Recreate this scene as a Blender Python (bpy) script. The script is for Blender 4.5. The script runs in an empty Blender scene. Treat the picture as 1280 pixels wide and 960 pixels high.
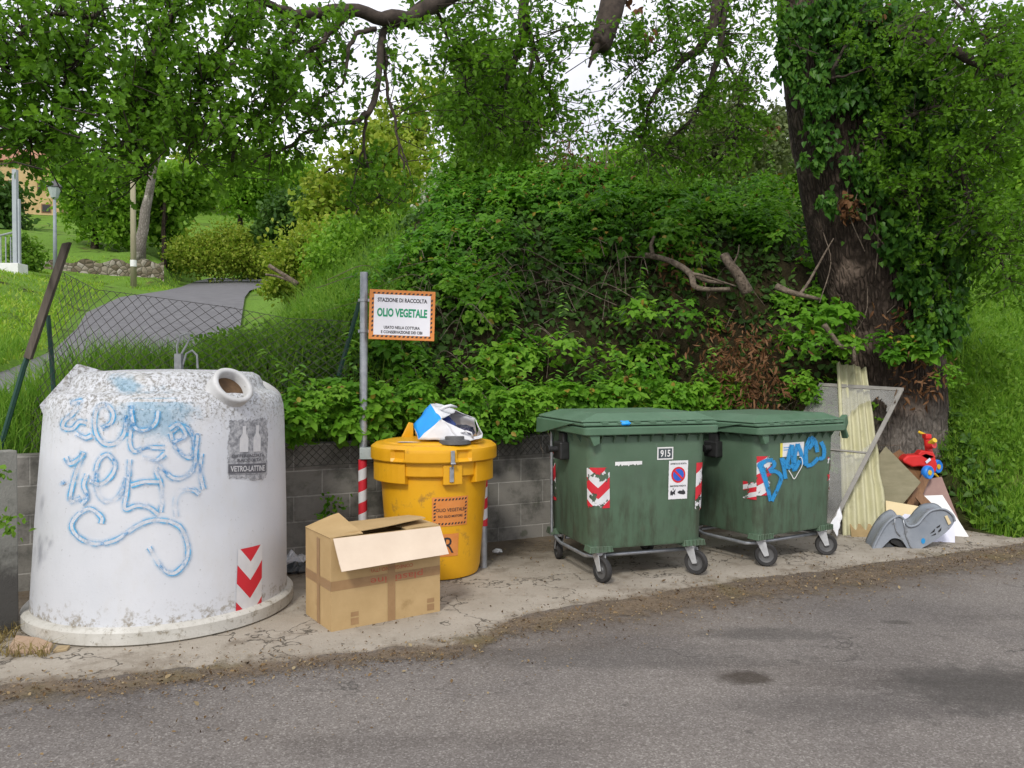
import bpy, math, random
import numpy as np
from mathutils import Vector, Matrix, noise
R = math.radians
random.seed(7); rng = np.random.default_rng(11)
sc = bpy.context.scene
C = sc.collection

# ------------------------------------------------------------------ camera
F = 1000.0; HC = 1.70; PITCH = R(-0.86)
cam = bpy.data.cameras.new('camera'); camo = bpy.data.objects.new('camera', cam); C.objects.link(camo)
cam.sensor_width = 36; cam.lens = 36*F/1280; cam.clip_start = .05; cam.clip_end = 2000
camo.location = (0, 0, HC); camo.rotation_euler = (math.pi/2+PITCH, 0, 0)
sc.camera = camo
cp, sp = math.cos(PITCH), math.sin(PITCH)
def ray(px, py):
    a = (px-640)/F; b = -(py-480)/F
    return np.array((a, cp-b*sp, sp+b*cp))
def P(px, py, d):                      # world point seen at a pixel of the photograph, d metres ahead
    r = ray(px, py); return np.array((0, 0, HC))+r*(d/r[1])
def G(px, py, z=0.):                   # same on the ground
    r = ray(px, py); return np.array((0, 0, HC))+r*((z-HC)/r[2])
def onplane(px, py, o, n):
    r = ray(px, py); c = np.array((0, 0, HC)); t = np.dot(np.array(o)-c, n)/np.dot(r, n); return c+r*t

# ------------------------------------------------------------------ mesh helpers
class MB:
    def __init__(s): s.v = []; s.f = []; s.m = []
    def add(s, vs, fs, mi=0, M=None):
        k = len(s.v)
        for p in vs:
            p = Vector(p)
            s.v.append(tuple(M @ p) if M is not None else tuple(p))
        for f in fs: s.f.append([i+k for i in f]); s.m.append(mi)
        return s
    def box(s, c, size, M=None, mi=0, taper=1.0):
        x, y, z = [q/2 for q in size]; c = Vector(c); vs = []
        for dz in (-1, 1):
            t = taper if dz > 0 else 1
            for dx, dy in ((-1, -1), (1, -1), (1, 1), (-1, 1)): vs.append(c+Vector((dx*x*t, dy*y*t, dz*z)))
        return s.add(vs, [(3, 2, 1, 0), (4, 5, 6, 7), (0, 1, 5, 4), (1, 2, 6, 5), (2, 3, 7, 6), (3, 0, 4, 7)], mi, M)
    def slab(s, q, th, mi=0):          # solid plate from four corners
        q = [Vector(p) for p in q]; n = (q[1]-q[0]).cross(q[3]-q[0]).normalized()*th/2
        vs = [p-n for p in q]+[p+n for p in q]; k = len(q)
        fs = [tuple(range(k))[::-1], tuple(range(k, 2*k))]+[(i, (i+1) % k, k+(i+1) % k, k+i) for i in range(k)]
        return s.add(vs, fs, mi)
    def prism(s, poly, off, mi=0, M=None):   # extrude a planar outline by a vector
        poly = [Vector(p) for p in poly]; o = Vector(off); k = len(poly)
        vs = poly+[p+o for p in poly]
        return s.add(vs, [tuple(range(k))[::-1], tuple(range(k, 2*k))]+[(i, (i+1) % k, k+(i+1) % k, k+i) for i in range(k)], mi, M)
    def tube(s, pts, rad, n=8, mi=0, M=None, cap=True, wob=0):
        pts = [Vector(p) for p in pts]
        if not hasattr(rad, '__len__'): rad = [rad]*len(pts)
        t0 = (pts[1]-pts[0]).normalized()
        u = t0.orthogonal().normalized(); vs = []; fs = []
        for i, p in enumerate(pts):
            t = ((pts[min(i+1, len(pts)-1)]-pts[max(i-1, 0)])).normalized()
            u = (u-t*u.dot(t)).normalized() if (u-t*u.dot(t)).length > 1e-6 else t.orthogonal().normalized()
            w = t.cross(u)
            for k in range(n):
                a = 2*math.pi*k/n; r = rad[i]
                if wob: r *= 1+wob*noise.noise(p*3+Vector((math.cos(a), math.sin(a), 0))*1.3)
                vs.append(p+(u*math.cos(a)+w*math.sin(a))*r)
        for i in range(len(pts)-1):
            for k in range(n):
                a = i*n+k; b = i*n+(k+1) % n; fs.append((a, b, b+n, a+n))
        if cap: fs.append(tuple(range(n))[::-1]); fs.append(tuple(range((len(pts)-1)*n, len(pts)*n)))
        return s.add(vs, fs, mi, M)
    def lathe(s, prof, n=48, mi=0, M=None, fn=None, close=False):
        vs = []; fs = []
        for r, z in prof:
            for k in range(n):
                a = 2*math.pi*k/n; p = Vector((r*math.cos(a), r*math.sin(a), z)); vs.append(fn(p) if fn else p)
        m = len(prof)
        for i in range(m if close else m-1):
            for k in range(n):
                j = (i+1) % m
                fs.append((i*n+k, i*n+(k+1) % n, j*n+(k+1) % n, j*n+k))
        return s.add(vs, fs, mi, M)
    def build(s, name, mats, parent=None, smooth=False, bevel=0, origin=None, seg=2, auto=None):
        me = bpy.data.meshes.new(name)
        o0 = Vector(origin) if origin is not None else Vector((0, 0, 0))
        me.from_pydata([tuple(Vector(p)-o0) for p in s.v], [], s.f)
        if not isinstance(mats, (list, tuple)): mats = [mats]
        for m in mats: me.materials.append(m)
        if len(mats) > 1: me.polygons.foreach_set('material_index', s.m)
        me.update()
        o = bpy.data.objects.new(name, me); C.objects.link(o)
        if parent is not None: o.parent = parent
        elif origin is not None: o.location = o0
        if smooth: me.polygons.foreach_set('use_smooth', [True]*len(me.polygons))
        if auto:
            me.polygons.foreach_set('use_smooth', [True]*len(me.polygons)); me.set_sharp_from_angle(angle=R(auto))
        if bevel:
            b = o.modifiers.new('bevel', 'BEVEL'); b.width = bevel; b.segments = seg; b.limit_method = 'ANGLE'; b.angle_limit = R(40)
        return o
def grid_decal(name, fn, nu, nv, mat, parent=None, smooth=True):     # sheet with a UV map, fn(u,v)->point
    me = bpy.data.meshes.new(name); vs = []; fs = []
    for j in range(nv+1):
        for i in range(nu+1): vs.append(tuple(fn(i/nu, j/nv)))
    w = nu+1
    for j in range(nv):
        for i in range(nu): fs.append((j*w+i, j*w+i+1, (j+1)*w+i+1, (j+1)*w+i))
    me.from_pydata(vs, [], fs); uv = me.uv_layers.new(name='UVMap')
    for l in me.loops:
        k = l.vertex_index; uv.data[l.index].uv = ((k % w)/nu, (k//w)/nv)
    me.materials.append(mat); me.update()
    if smooth: me.polygons.foreach_set('use_smooth', [True]*len(me.polygons))
    o = bpy.data.objects.new(name, me); C.objects.link(o)
    if parent is not None: o.parent = parent
    return o
def np_mesh(name, V, nper, faces_tmpl, mat, parent=None, origin=(0, 0, 0), tint=None, smooth=False):
    """V (N,nper,3): N copies of one small template, all in one mesh"""
    N = V.shape[0]; me = bpy.data.meshes.new(name)
    V = (V-np.array(origin)).astype(np.float32)
    me.vertices.add(N*nper); me.vertices.foreach_set('co', V.reshape(-1))
    lt = np.array([len(f) for f in faces_tmpl]); flat = np.concatenate([np.array(f) for f in faces_tmpl])
    loops = (flat[None, :]+(np.arange(N)*nper)[:, None]).reshape(-1)
    me.loops.add(len(loops)); me.loops.foreach_set('vertex_index', loops.astype(np.int32))
    nf = N*len(lt); me.polygons.add(nf)
    tot = np.tile(lt, N); st = np.concatenate([[0], np.cumsum(tot)[:-1]])
    me.polygons.foreach_set('loop_start', st.astype(np.int32))
    me.materials.append(mat)
    if tint is not None:
        at = me.attributes.new('tint', 'FLOAT', 'FACE'); at.data.foreach_set('value', np.repeat(tint, len(lt)).astype(np.float32))
    me.update(calc_edges=True)
    if smooth: me.polygons.foreach_set('use_smooth', [True]*len(me.polygons))
    o = bpy.data.objects.new(name, me); C.objects.link(o)
    if parent is not None: o.parent = parent
    else: o.location = origin
    return o
def unit(a): return a/(np.linalg.norm(a, axis=-1, keepdims=True)+1e-9)
OVAL = [(.18, .22), (.45, .33), (.75, .2)]
HEART = [(-.05, .25), (.2, .42), (.6, .25)]
OAK = [(.15, .08), (.3, .24), (.42, .15), (.6, .33), (.72, .22), (.88, .24)]
LANCE = [(.25, .12), (.6, .12)]
def leaf_cloud(name, Pn, A, Nn, L, shape, mat, parent=None, origin=(0, 0, 0), fold=.25, droop=.2, tint=None):
    N = len(Pn); A = unit(A); S = unit(np.cross(A, Nn)); Nn = np.cross(S, A); k = len(shape)
    L = np.broadcast_to(L, (N,))[:, None]
    vs = [Pn]
    def q(t, w): return Pn+A*(t*L)+S*(w*L)+Nn*((fold*abs(w)-droop*t*t)*L)
    for t, w in shape: vs.append(q(t, w))
    vs.append(q(1, 0))
    for t, w in shape[::-1]: vs.append(q(t, -w))
    V = np.stack(vs, 1); n = V.shape[1]
    f = [list(range(0, k+2)), [0]+list(range(k+1, n))]
    if tint is None: tint = rng.random(N)
    return np_mesh(name, V, n, f, mat, parent, origin, tint)
def grass_blades(name, Pn, hgt, wid, mat, lean=.5, tint=None, parent=None):
    N = len(Pn); az = rng.random(N)*2*np.pi; d = np.stack([np.cos(az), np.sin(az), 0*az], 1)
    a2 = rng.random(N)*2*np.pi; s = np.stack([np.cos(a2), np.sin(a2), 0*a2], 1)*wid.reshape(-1, 1)
    h = hgt[:, None]; l = (rng.random(N)*lean)[:, None]*h; up = np.array((0, 0, 1.))
    V = np.stack([Pn-s, Pn+s, Pn+up*h*.55+d*l*.35+s*.8, Pn+up*h*.55+d*l*.35-s*.8, Pn+up*h*(1-.25*lean*rng.random((N, 1)))+d*l*1.1], 1)
    return np_mesh(name, V, 5, [[0, 1, 2, 3], [3, 2, 4]], mat, parent, tint=rng.random(N) if tint is None else tint)

def thing(name, label, cat, loc=(0, 0, 0), rz=0, group=None):
    o = bpy.data.objects.new(name, None); C.objects.link(o); o.empty_display_size = .2
    o.location = loc; o.rotation_euler = (0, 0, rz); return tag(o, label, cat, group)
def tag(o, label=None, cat=None, group=None, kind=None):
    if label: o['label'] = label
    if cat: o['category'] = cat
    if group: o['group'] = group
    if kind: o['kind'] = kind
    return o

# ------------------------------------------------------------------ materials
class NT:
    def __init__(s, name):
        s.m = bpy.data.materials.new(name); s.m.use_nodes = True; s.t = s.m.node_tree; s.n = s.t.nodes
        s.b = s.n['Principled BSDF']; s.out = s.n['Material Output']
    def new(s, t, **kw):
        n = s.n.new(t)
        for k, v in kw.items():
            if hasattr(n, k): setattr(n, k, v)
            else: n.inputs[k].default_value = v
        return n
    def ln(s, a, b): s.t.links.new(a, b)
    def setin(s, inp, v):
        if isinstance(v, bpy.types.NodeSocket): s.ln(v, inp)
        else: inp.default_value = v
    def co(s, which='Object'): return s.new('ShaderNodeTexCoord').outputs[which]
    def noise(s, scale, detail=4, rough=.55, co=None, stretch=None, dist=0):
        co = co or s.co()
        if stretch:
            mp = s.new('ShaderNodeMapping'); mp.inputs['Scale'].default_value = stretch; s.ln(co, mp.inputs[0]); co = mp.outputs[0]
        n = s.new('ShaderNodeTexNoise'); n.inputs['Scale'].default_value = scale; n.inputs['Detail'].default_value = detail
        n.inputs['Roughness'].default_value = rough; n.inputs['Distortion'].default_value = dist; s.ln(co, n.inputs['Vector']); return n.outputs[0]
    def ramp(s, fac, stops):
        r = s.new('ShaderNodeValToRGB'); e = r.color_ramp.elements
        while len(e) < len(stops): e.new(.5)
        for el, (p, c) in zip(e, stops): el.position = p; el.color = (*c, 1) if len(c) == 3 else c
        s.ln(fac, r.inputs[0]); return r.outputs[0]
    def val(s, fac, a, b):             # smooth step of a value
        r = s.new('ShaderNodeMapRange'); r.interpolation_type = 'SMOOTHSTEP'; r.inputs[1].default_value = a; r.inputs[2].default_value = b
        s.ln(fac, r.inputs[0]); return r.outputs[0]
    def mix(s, fac, a, b, mode='MIX'):
        m = s.new('ShaderNodeMix', data_type='RGBA', blend_type=mode)
        s.setin(m.inputs[0], fac)
        for i, v in ((6, a), (7, b)):
            if isinstance(v, tuple) and len(v) == 3: v = (*v, 1)
            s.setin(m.inputs[i], v)
        return m.outputs[2]
    def math(s, op, a, b=0., c=None):
        m = s.new('ShaderNodeMath', operation=op); s.setin(m.inputs[0], a); s.setin(m.inputs[1], b)
        if c is not None: s.setin(m.inputs[2], c)
        return m.outputs[0]
    def sep(s, co): n = s.new('ShaderNodeSeparateXYZ'); s.ln(co, n.inputs[0]); return n.outputs
    def color(s, c): s.setin(s.b.inputs['Base Color'], (*c, 1) if isinstance(c, tuple) and len(c) == 3 else c); return s
    def set(s, rough=.6, metal=0, spec=.5):
        s.setin(s.b.inputs['Roughness'], rough); s.b.inputs['Metallic'].default_value = metal; s.b.inputs['Specular IOR Level'].default_value = spec; return s
    def bump(s, h, strength=.3, dist=.01):
        b = s.new('ShaderNodeBump'); b.inputs['Strength'].default_value = strength; b.inputs['Distance'].default_value = dist
        s.ln(h, b.inputs['Height']); s.ln(b.outputs[0], s.b.inputs['Normal']); return s
    def alpha(s, a): s.setin(s.b.inputs['Alpha'], a); return s
def pm(name, c1, c2, scale=6, rough=.6, bump=.15, bs=40, metal=0, spec=.4, stretch=None, lo=.3, hi=.7, dirt=None, bd=.006):
    t = NT(name); n = t.noise(scale, 6, .62, stretch=stretch)
    col = t.ramp(n, [(lo, c1), (hi, c2)])
    if dirt:
        d = t.noise(dirt[1], 8, .7); col = t.mix(t.val(d, dirt[2], dirt[2]+.14), col, dirt[0])
    t.color(col); rg = t.noise(scale*2, 3)
    t.set(t.math('MULTIPLY_ADD', rg, .25, rough-.12), metal, spec)
    if bump: t.bump(t.noise(bs, 5, stretch=stretch), bump, bd)
    return t.m
def leaf_mat(name, cols, transl=.4, rough=.5, gain=True):
    t = NT(name); a = t.new('ShaderNodeAttribute', attribute_name='tint')
    k = len(cols); cols = [(min(.6, r*1.26), min(.6, g*1.22), b*.85) for r, g, b in cols] if gain else cols; c = t.ramp(a.outputs['Fac'], [(i/(k-1) if k > 1 else 0, q) for i, q in enumerate(cols)])
    t.color(c).set(rough, 0, .2)
    tr = t.new('ShaderNodeBsdfTranslucent'); t.ln(t.mix(.5, c, t.mix(1, c, (.95, 1., .35), 'MULTIPLY')), tr.inputs[0])
    mx = t.new('ShaderNodeMixShader'); mx.inputs[0].default_value = transl
    t.ln(t.b.outputs[0], mx.inputs[1]); t.ln(tr.outputs[0], mx.inputs[2]); t.ln(mx.outputs[0], t.out.inputs[0])
    return t.m
M = {}
M['bramble'] = leaf_mat('bramble_leaf', [(.04, .12, .013), (.075, .215, .022), (.12, .29, .03), (.18, .36, .05)], .5)
M['ivy'] = leaf_mat('ivy_leaf', [(.025, .085, .018), (.045, .13, .025), (.08, .19, .032)], .35, .4)
M['oak'] = leaf_mat('oak_leaf', [(.055, .135, .016), (.085, .20, .022), (.13, .27, .032)], .55)
M['dry'] = leaf_mat('dry_leaf', [(.08, .035, .015), (.16, .075, .03), (.22, .12, .06)], .2, .7, False)
M['grass'] = leaf_mat('grass_blade', [(.08, .19, .03), (.13, .28, .045), (.22, .35, .075)], .5)
M['bankgrass'] = leaf_mat('bank_grass_blade', [(.085, .20, .025), (.14, .29, .04), (.22, .36, .07)], .45)
M['nettle'] = leaf_mat('nettle_leaf', [(.07, .20, .03), (.12, .28, .045), (.19, .36, .07)], .45)
M['lawn'] = leaf_mat('lawn_blade', [(.13, .27, .03), (.19, .34, .04), (.29, .38, .08)], .4)
M['straw'] = leaf_mat('straw_blade', [(.2, .15, .06), (.3, .24, .1)], .3, .6, False)
M['leaf_bright'] = leaf_mat('leaf_bright', [(.10, .22, .025), (.15, .31, .04), (.22, .38, .06)], .5)
M['leaf_yellow'] = leaf_mat('leaf_yellow', [(.13, .22, .025), (.20, .29, .04), (.28, .33, .07)], .45)
M['leaf_mid'] = leaf_mat('leaf_mid', [(.07, .16, .022), (.11, .23, .032), (.16, .29, .05)], .5)
M['leaf_dark'] = leaf_mat('leaf_dark', [(.03, .075, .02), (.05, .115, .028), (.075, .15, .04)], .35)
M['leaf_olive'] = leaf_mat('leaf_olive', [(.07, .10, .05), (.11, .15, .08), (.16, .2, .12)], .4)
M['blossom'] = leaf_mat('blossom', [(.25, .32, .2), (.5, .55, .45), (.65, .68, .6)], .3, .5, False)
M['litter'] = leaf_mat('litter_bits', [(.05, .03, .016), (.12, .075, .035), (.2, .13, .06), (.3, .24, .14)], .05, .9, False)

def bark(name, c1, c2, moss=None, base_pale=False):
    t = NT(name); co = t.co(); v = t.new('ShaderNodeTexVoronoi'); v.feature = 'DISTANCE_TO_EDGE'
    mp = t.new('ShaderNodeMapping'); mp.inputs['Scale'].default_value = (21, 21, 5.5)
    wn = t.noise(5, 4); t.ln(co, mp.inputs[0])
    ad = t.new('ShaderNodeVectorMath', operation='ADD'); t.ln(mp.outputs[0], ad.inputs[0])
    nc = t.new('ShaderNodeTexNoise'); nc.inputs['Scale'].default_value = 6; t.ln(co, nc.inputs['Vector']); t.ln(nc.outputs[1], ad.inputs[1])
    t.ln(ad.outputs[0], v.inputs['Vector']); v.inputs['Scale'].default_value = 1
    crack = t.math('MULTIPLY_ADD', t.val(v.outputs[0], 0, .3), .7, t.math('MULTIPLY', t.noise(9, 6, .7, stretch=(1, 1, .25)), .3))
    fine = t.noise(40, 6, .7, stretch=(1, 1, .3))
    col = t.mix(crack, c1, t.ramp(fine, [(.3, c1), (.7, c2)]))
    col = t.mix(t.val(t.noise(2.2, 5), .55, .75), col, moss or tuple(min(1, q*1.5) for q in c2))
    if base_pale:
        zz = t.sep(t.co())[2]; col = t.mix(t.math('MULTIPLY', t.val(t.math('ADD', zz, t.math('MULTIPLY_ADD', t.noise(3, 5, .7), .8, -.4)), 1.15, .55), .75), col, t.ramp(fine, [(.3, (.07, .06, .05)), (.7, (.26, .235, .205))]))
    t.color(col).set(.92, 0, .15)
    t.bump(t.math('ADD', t.math('MULTIPLY', crack, 1.), t.math('MULTIPLY', fine, .6)), .9, .03); return t.m
M['bark'] = bark('oak_bark', (.022, .016, .012), (.12, .09, .07))
M['bark_old'] = bark('old_oak_bark', (.022, .016, .012), (.12, .09, .07), None, True)
M['bark_pale'] = bark('pale_bark', (.16, .14, .12), (.42, .39, .35))
M['twig'] = pm('twig_bark', (.025, .018, .014), (.075, .058, .045), 20, .9, .4, 60)
M['deadwood'] = pm('dead_wood', (.075, .055, .04), (.25, .20, .15), 16, .95, .9, 60, stretch=(1, 1, 1), bd=.02, dirt=((.05, .035, .025), 22, .52))
M['soil'] = pm('bank_soil', (.018, .014, .008), (.055, .045, .022), 4, .95, .6, 18, spec=.1, bd=.04)
# ------------------------------------------------------------------ ground: road, concrete pad
PADE = [(-16, -1.6), (-9, 1.55), (-5, 3.4)]+[tuple(G(x, y)[:2]) for x, y in ((0, 851), (200, 838), (420, 815), (520, 806), (600, 796), (632, 773), (760, 747), (880, 730), (1000, 714), (1120, 699), (1240, 683))]+[(5.1, 7.98), (9, 9.6), (16, 12)]
def edge_y(x):
    return float(np.interp(x, [p[0] for p in PADE], [p[1] for p in PADE]))
def asphalt():
    t = NT('asphalt'); co = t.co()
    v = t.new('ShaderNodeTexVoronoi'); v.inputs['Scale'].default_value = 125; t.ln(co, v.inputs['Vector'])
    g = t.sep(v.outputs['Color'])[0]
    base = t.ramp(g, [(0, (.135, .119, .106)), (.4, (.177, .159, .144)), (.8, (.210, .191, .174)), (1, (.31, .288, .262))])
    big = t.noise(.55, 5, .6); base = t.mix(t.val(big, .35, .7), base, t.mix(1, base, (.72, .72, .74), 'MULTIPLY'))
    st = t.noise(.8, 5, .65, stretch=(.45, 1.6, 1)); base = t.mix(t.math('MULTIPLY', t.val(st, .46, .70), .6), base, t.mix(1, base, (.5, .48, .47), 'MULTIPLY'))
    pale = t.noise(2.3, 6, .7); base = t.mix(t.math('MULTIPLY', t.val(pale, .62, .8), .5), base, (.26, .24, .22))
    wob = t.noise(7, 4, .6)
    # oil stains at fixed spots of the road
    for px, py, rx, ry, k, c in ((932, 847, .17, .12, .75, (.035, .026, .018)), (1245, 862, .62, .42, .62, (.045, .042, .038)), (1120, 778, .12, .05, .5, (.04, .036, .03)), (960, 792, .5, .16, .45, (.05, .046, .043)), (760, 822, 1.3, .22, .32, (.05, .047, .045)), (1050, 885, .7, .2, .3, (.055, .05, .048))):
        c0 = G(px, py); x, y, z = t.sep(co)
        dx = t.math('DIVIDE', t.math('SUBTRACT', x, float(c0[0])), rx); dy = t.math('DIVIDE', t.math('SUBTRACT', y, float(c0[1])), ry)
        d = t.math('SQRT', t.math('ADD', t.math('MULTIPLY', dx, dx), t.math('MULTIPLY', dy, dy)))
        m = t.val(t.math('ADD', d, t.math('MULTIPLY_ADD', wob, 1.4, -.7)), 1.15, .45)
        base = t.mix(t.math('MULTIPLY', m, k), base, c)
    x, y, z = t.sep(co)
    # brown film of trodden earth spreading from the pad edge on the right
    de = t.math('SUBTRACT', t.math('MULTIPLY_ADD', x, .465, 5.75), y); fm = t.math('MULTIPLY', t.val(t.math('ADD', de, t.math('MULTIPLY_ADD', t.noise(1.8, 6, .7), 1.6, -.8)), 1.35, .2), t.val(x, -1.2, 1.5))
    base = t.mix(t.math('MULTIPLY', fm, .6), base, t.ramp(t.noise(60, 4, .7), [(.3, (.085, .062, .045)), (.7, (.19, .15, .11))]))
    base = t.mix(t.math('MULTIPLY', t.val(t.noise(5, 7, .75), .58, .68), .6), base, (.07, .062, .055)); base = t.mix(t.math('MULTIPLY', t.val(t.noise(3.4, 3, .5), .70, .76), .55), base, (.30, .29, .27))
    # repair patch crack
    ck = t.new('ShaderNodeTexVoronoi'); ck.feature = 'DISTANCE_TO_EDGE'; ck.inputs['Scale'].default_value = .75
    nn = t.new('ShaderNodeTexNoise'); nn.inputs['Scale'].default_value = 3; nn.inputs['Detail'].default_value = 6; t.ln(co, nn.inputs['Vector'])
    av = t.new('ShaderNodeVectorMath', operation='ADD'); t.ln(co, av.inputs[0]); t.ln(nn.outputs[1], av.inputs[1]); t.ln(av.outputs[0], ck.inputs['Vector'])
    crk = t.math('MULTIPLY', t.val(ck.outputs[0], .012, .003), t.val(t.noise(.9, 2), .5, .62))
    base = t.mix(t.math('MULTIPLY', crk, .6), base, (.03, .028, .025))
    t.color(base).set(.86, 0, .25); t.bump(t.math('ADD', g, t.math('MULTIPLY', t.noise(180, 3), .6)), .55, .006); return t.m
def concrete(name, a, b, dark, sc_=1.0):
    t = NT(name); n = t.noise(1.7*sc_, 8, .68); f = t.noise(60, 4, .7)
    c = t.ramp(n, [(.3, a), (.7, b)]); c = t.mix(t.math('MULTIPLY', t.val(t.noise(3.1*sc_, 7, .7), .5, .72), .8), c, dark)
    c = t.mix(t.math('MULTIPLY', f, .35), c, dark)
    c = t.mix(t.math('MULTIPLY', t.val(t.noise(25, 3), .66, .72), .5), c, tuple(.5*q for q in dark))
    t.color(c).set(.9, 0, .25); t.bump(t.math('ADD', f, n), .45, .012); return t
def padmat():
    t = concrete('pad_concrete', (.31, .275, .225), (.44, .40, .34), (.16, .13, .095)); c = t.b.inputs['Base Color'].links[0].from_socket
    co = t.co()
    ck = t.new('ShaderNodeTexVoronoi'); ck.feature = 'DISTANCE_TO_EDGE'; ck.inputs['Scale'].default_value = 1.0
    nn = t.new('ShaderNodeTexNoise'); nn.inputs['Scale'].default_value = 4; nn.inputs['Detail'].default_value = 6; t.ln(co, nn.inputs['Vector'])
    av = t.new('ShaderNodeVectorMath', operation='ADD'); t.ln(co, av.inputs[0]); t.ln(nn.outputs[1], av.inputs[1]); t.ln(av.outputs[0], ck.inputs['Vector'])
    c = t.mix(t.math('MULTIPLY', t.val(ck.outputs[0], .016, .004), .75), c, (.03, .025, .018))
    # earth washed against the wall
    x, y, z = t.sep(co); dw = t.math('SUBTRACT', t.math('MULTIPLY_ADD', x, .5, 8.0), y)
    m = t.val(t.math('ADD', dw, t.math('MULTIPLY_ADD', t.noise(1.6, 6, .65), 1.8, -.9)), 1.25, .35)
    c = t.mix(t.math('MULTIPLY', m, .85), c, t.ramp(t.noise(14, 5, .7), [(.3, (.05, .035, .022)), (.7, (.12, .088, .055))]))
    t.color(c); return t.m
road = MB(); n = 60
road.add([(-150, -120, 0), (150, -120, 0), (150, 60, 0), (-150, 60, 0)], [(0, 1, 2, 3)])
tag(road.build('road', asphalt()), kind='structure')
bpy.data.objects['road']['label'] = 'worn grey asphalt road in the foreground'
xs = np.linspace(-16, 16, 640); pv = []
for x in xs:
    y = edge_y(x)+.11*noise.noise((x*1.7, 0, 0))+.07*noise.noise((x*5, 3, 0))+.03*noise.noise((x*17, 5, 0)); pv.append((x, y))
pad = MB()
vs = []
for (x, y) in pv: vs += [(x, y-.05, .0008), (x, y, .006), (x, y+.3, .016), (x, max(y+.4, 8.6+.5*x), .016)]
fs = []
for i in range(len(pv)-1):
    for k in range(3): fs.append((i*4+k, i*4+4+k, i*4+5+k, i*4+1+k))
pad.add(vs, fs); tag(pad.build('pavement', padmat()), 'cracked stained concrete pad under the bins', kind='structure')
PADZ = .016
# earth strip lying along the pad edge
def dirtmat():
    t = NT('roadside_dirt'); n = t.noise(9, 8, .72); u = t.sep(t.co('UV'))
    c = t.ramp(t.noise(45, 5, .75), [(.25, (.11, .08, .054)), (.5, (.19, .145, .10)), (.75, (.28, .22, .16))])
    c = t.mix(t.math('MULTIPLY', t.val(t.noise(1.3, 4), .5, .62), .45), c, (.14, .12, .035))
    e = t.math('ABSOLUTE', t.math('MULTIPLY_ADD', u[1], 2, -1))
    a = t.math('SUBTRACT', t.math('ADD', t.math('SUBTRACT', 1.0, e), t.math('MULTIPLY_ADD', n, 1.6, -.8)), t.math('MULTIPLY_ADD', t.noise(1.1, 4, co=t.co()), .9, -.25))
    t.color(c).set(.95, 0, .1).alpha(t.math('MULTIPLY', t.math('MULTIPLY', t.val(a, .10, .8), t.val(t.noise(2.6, 6, .7, co=t.co()), .28, .55)), .78)); t.bump(n, .6, .02); return t.m
def ef(u, v):
    x = -8+20*u; w = .34+.2*noise.noise((x*.5, 9, 0))+.30*float(np.clip((x+.1)/.8, 0, 1)); return (x, edge_y(x)-.5*w+(v-.5)*2*w, .0105+.0*v if edge_y(x)-.5*w+(v-.5)*2*w < edge_y(x)+.05 else .0205)
tag(grid_decal('dirt', ef, 500, 22, dirtmat()), 'brown earth and old leaves along the edge of the concrete pad', kind='stuff')
# loose litter bits
N = 11000
x = rng.uniform(-4.2, 5.4, N); sel = rng.random(N); off = np.where(sel < .62, rng.normal(-.22, .14, N), np.where(sel < .86, rng.uniform(0, 2.4, N)**1.0, rng.uniform(-1.2, 0, N)))
off = np.where((x > 0.1) & (sel < .62), rng.normal(-.32, .22, N), off)
y = np.array([edge_y(q) for q in x])+off; ok = y < 7.85+.5*x; x, y = x[ok], y[ok]; off = off[ok]
z = np.where(off > -.03, PADZ+.004, .009)
dirn = np.stack([rng.normal(0, 1, len(x)), rng.normal(0, 1, len(x)), rng.normal(.15, .25, len(x))], 1)
nrm = np.stack([rng.normal(0, .35, len(x)), rng.normal(0, .35, len(x)), np.ones(len(x))], 1)
tag(leaf_cloud('leaf_litter', np.stack([x, y, z], 1), dirn, nrm, np.clip(rng.lognormal(-4.5, .42, len(x)), .005, .04), OVAL, M['litter'], fold=.5, droop=-.2), 'brown leaf litter and twig bits scattered on pad and road edge', kind='stuff')

# ------------------------------------------------------------------ terrain behind the wall
FOOT = [(-20, -1.84), (-10, 3.16), (-6, 5.16), (0, 8.16), (2.7, 9.51), (2.78, 9.4), (3.7, 9.2), (4.45, 9.0), (4.85, 8.45), (5.1, 8.08), (5.6, 8.2), (9, 9.75), (20, 14.5)]
FZ = [1.0, 1.0, 1.0, 1.0, 1.0, .9, .55, .25, .05, 0, 0, 0, 0]
def foot(x): return float(np.interp(x, [p[0] for p in FOOT], [p[1] for p in FOOT]))
LANE = [(-230, 520, -60, 560, 8.0), (-60, 476, 240, 498, 10), (20, 452, 290, 462, 11.5), (66, 435, 295, 440, 13), (96, 408, 300, 412, 16), (108, 388, 303, 392, 19.5), (150, 368, 306, 374, 24), (205, 360, 312, 366, 28), (226, 356, 326, 361, 32), (236, 351, 352, 358, 36), (246, 348, 400, 354, 40), (262, 345, 480, 350, 46)]
ctl = []
for (x, y), z in zip(FOOT, FZ): ctl.append((x, y, z))
for x in (-8, -4.5, -3, -1.5, 1.4): ctl.append((x, foot(x), 1.0))
for a, b, c, d, dd in LANE:
    for px, py in ((a, b), (c, d)): ctl.append(tuple(P(px, py, dd)))
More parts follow.
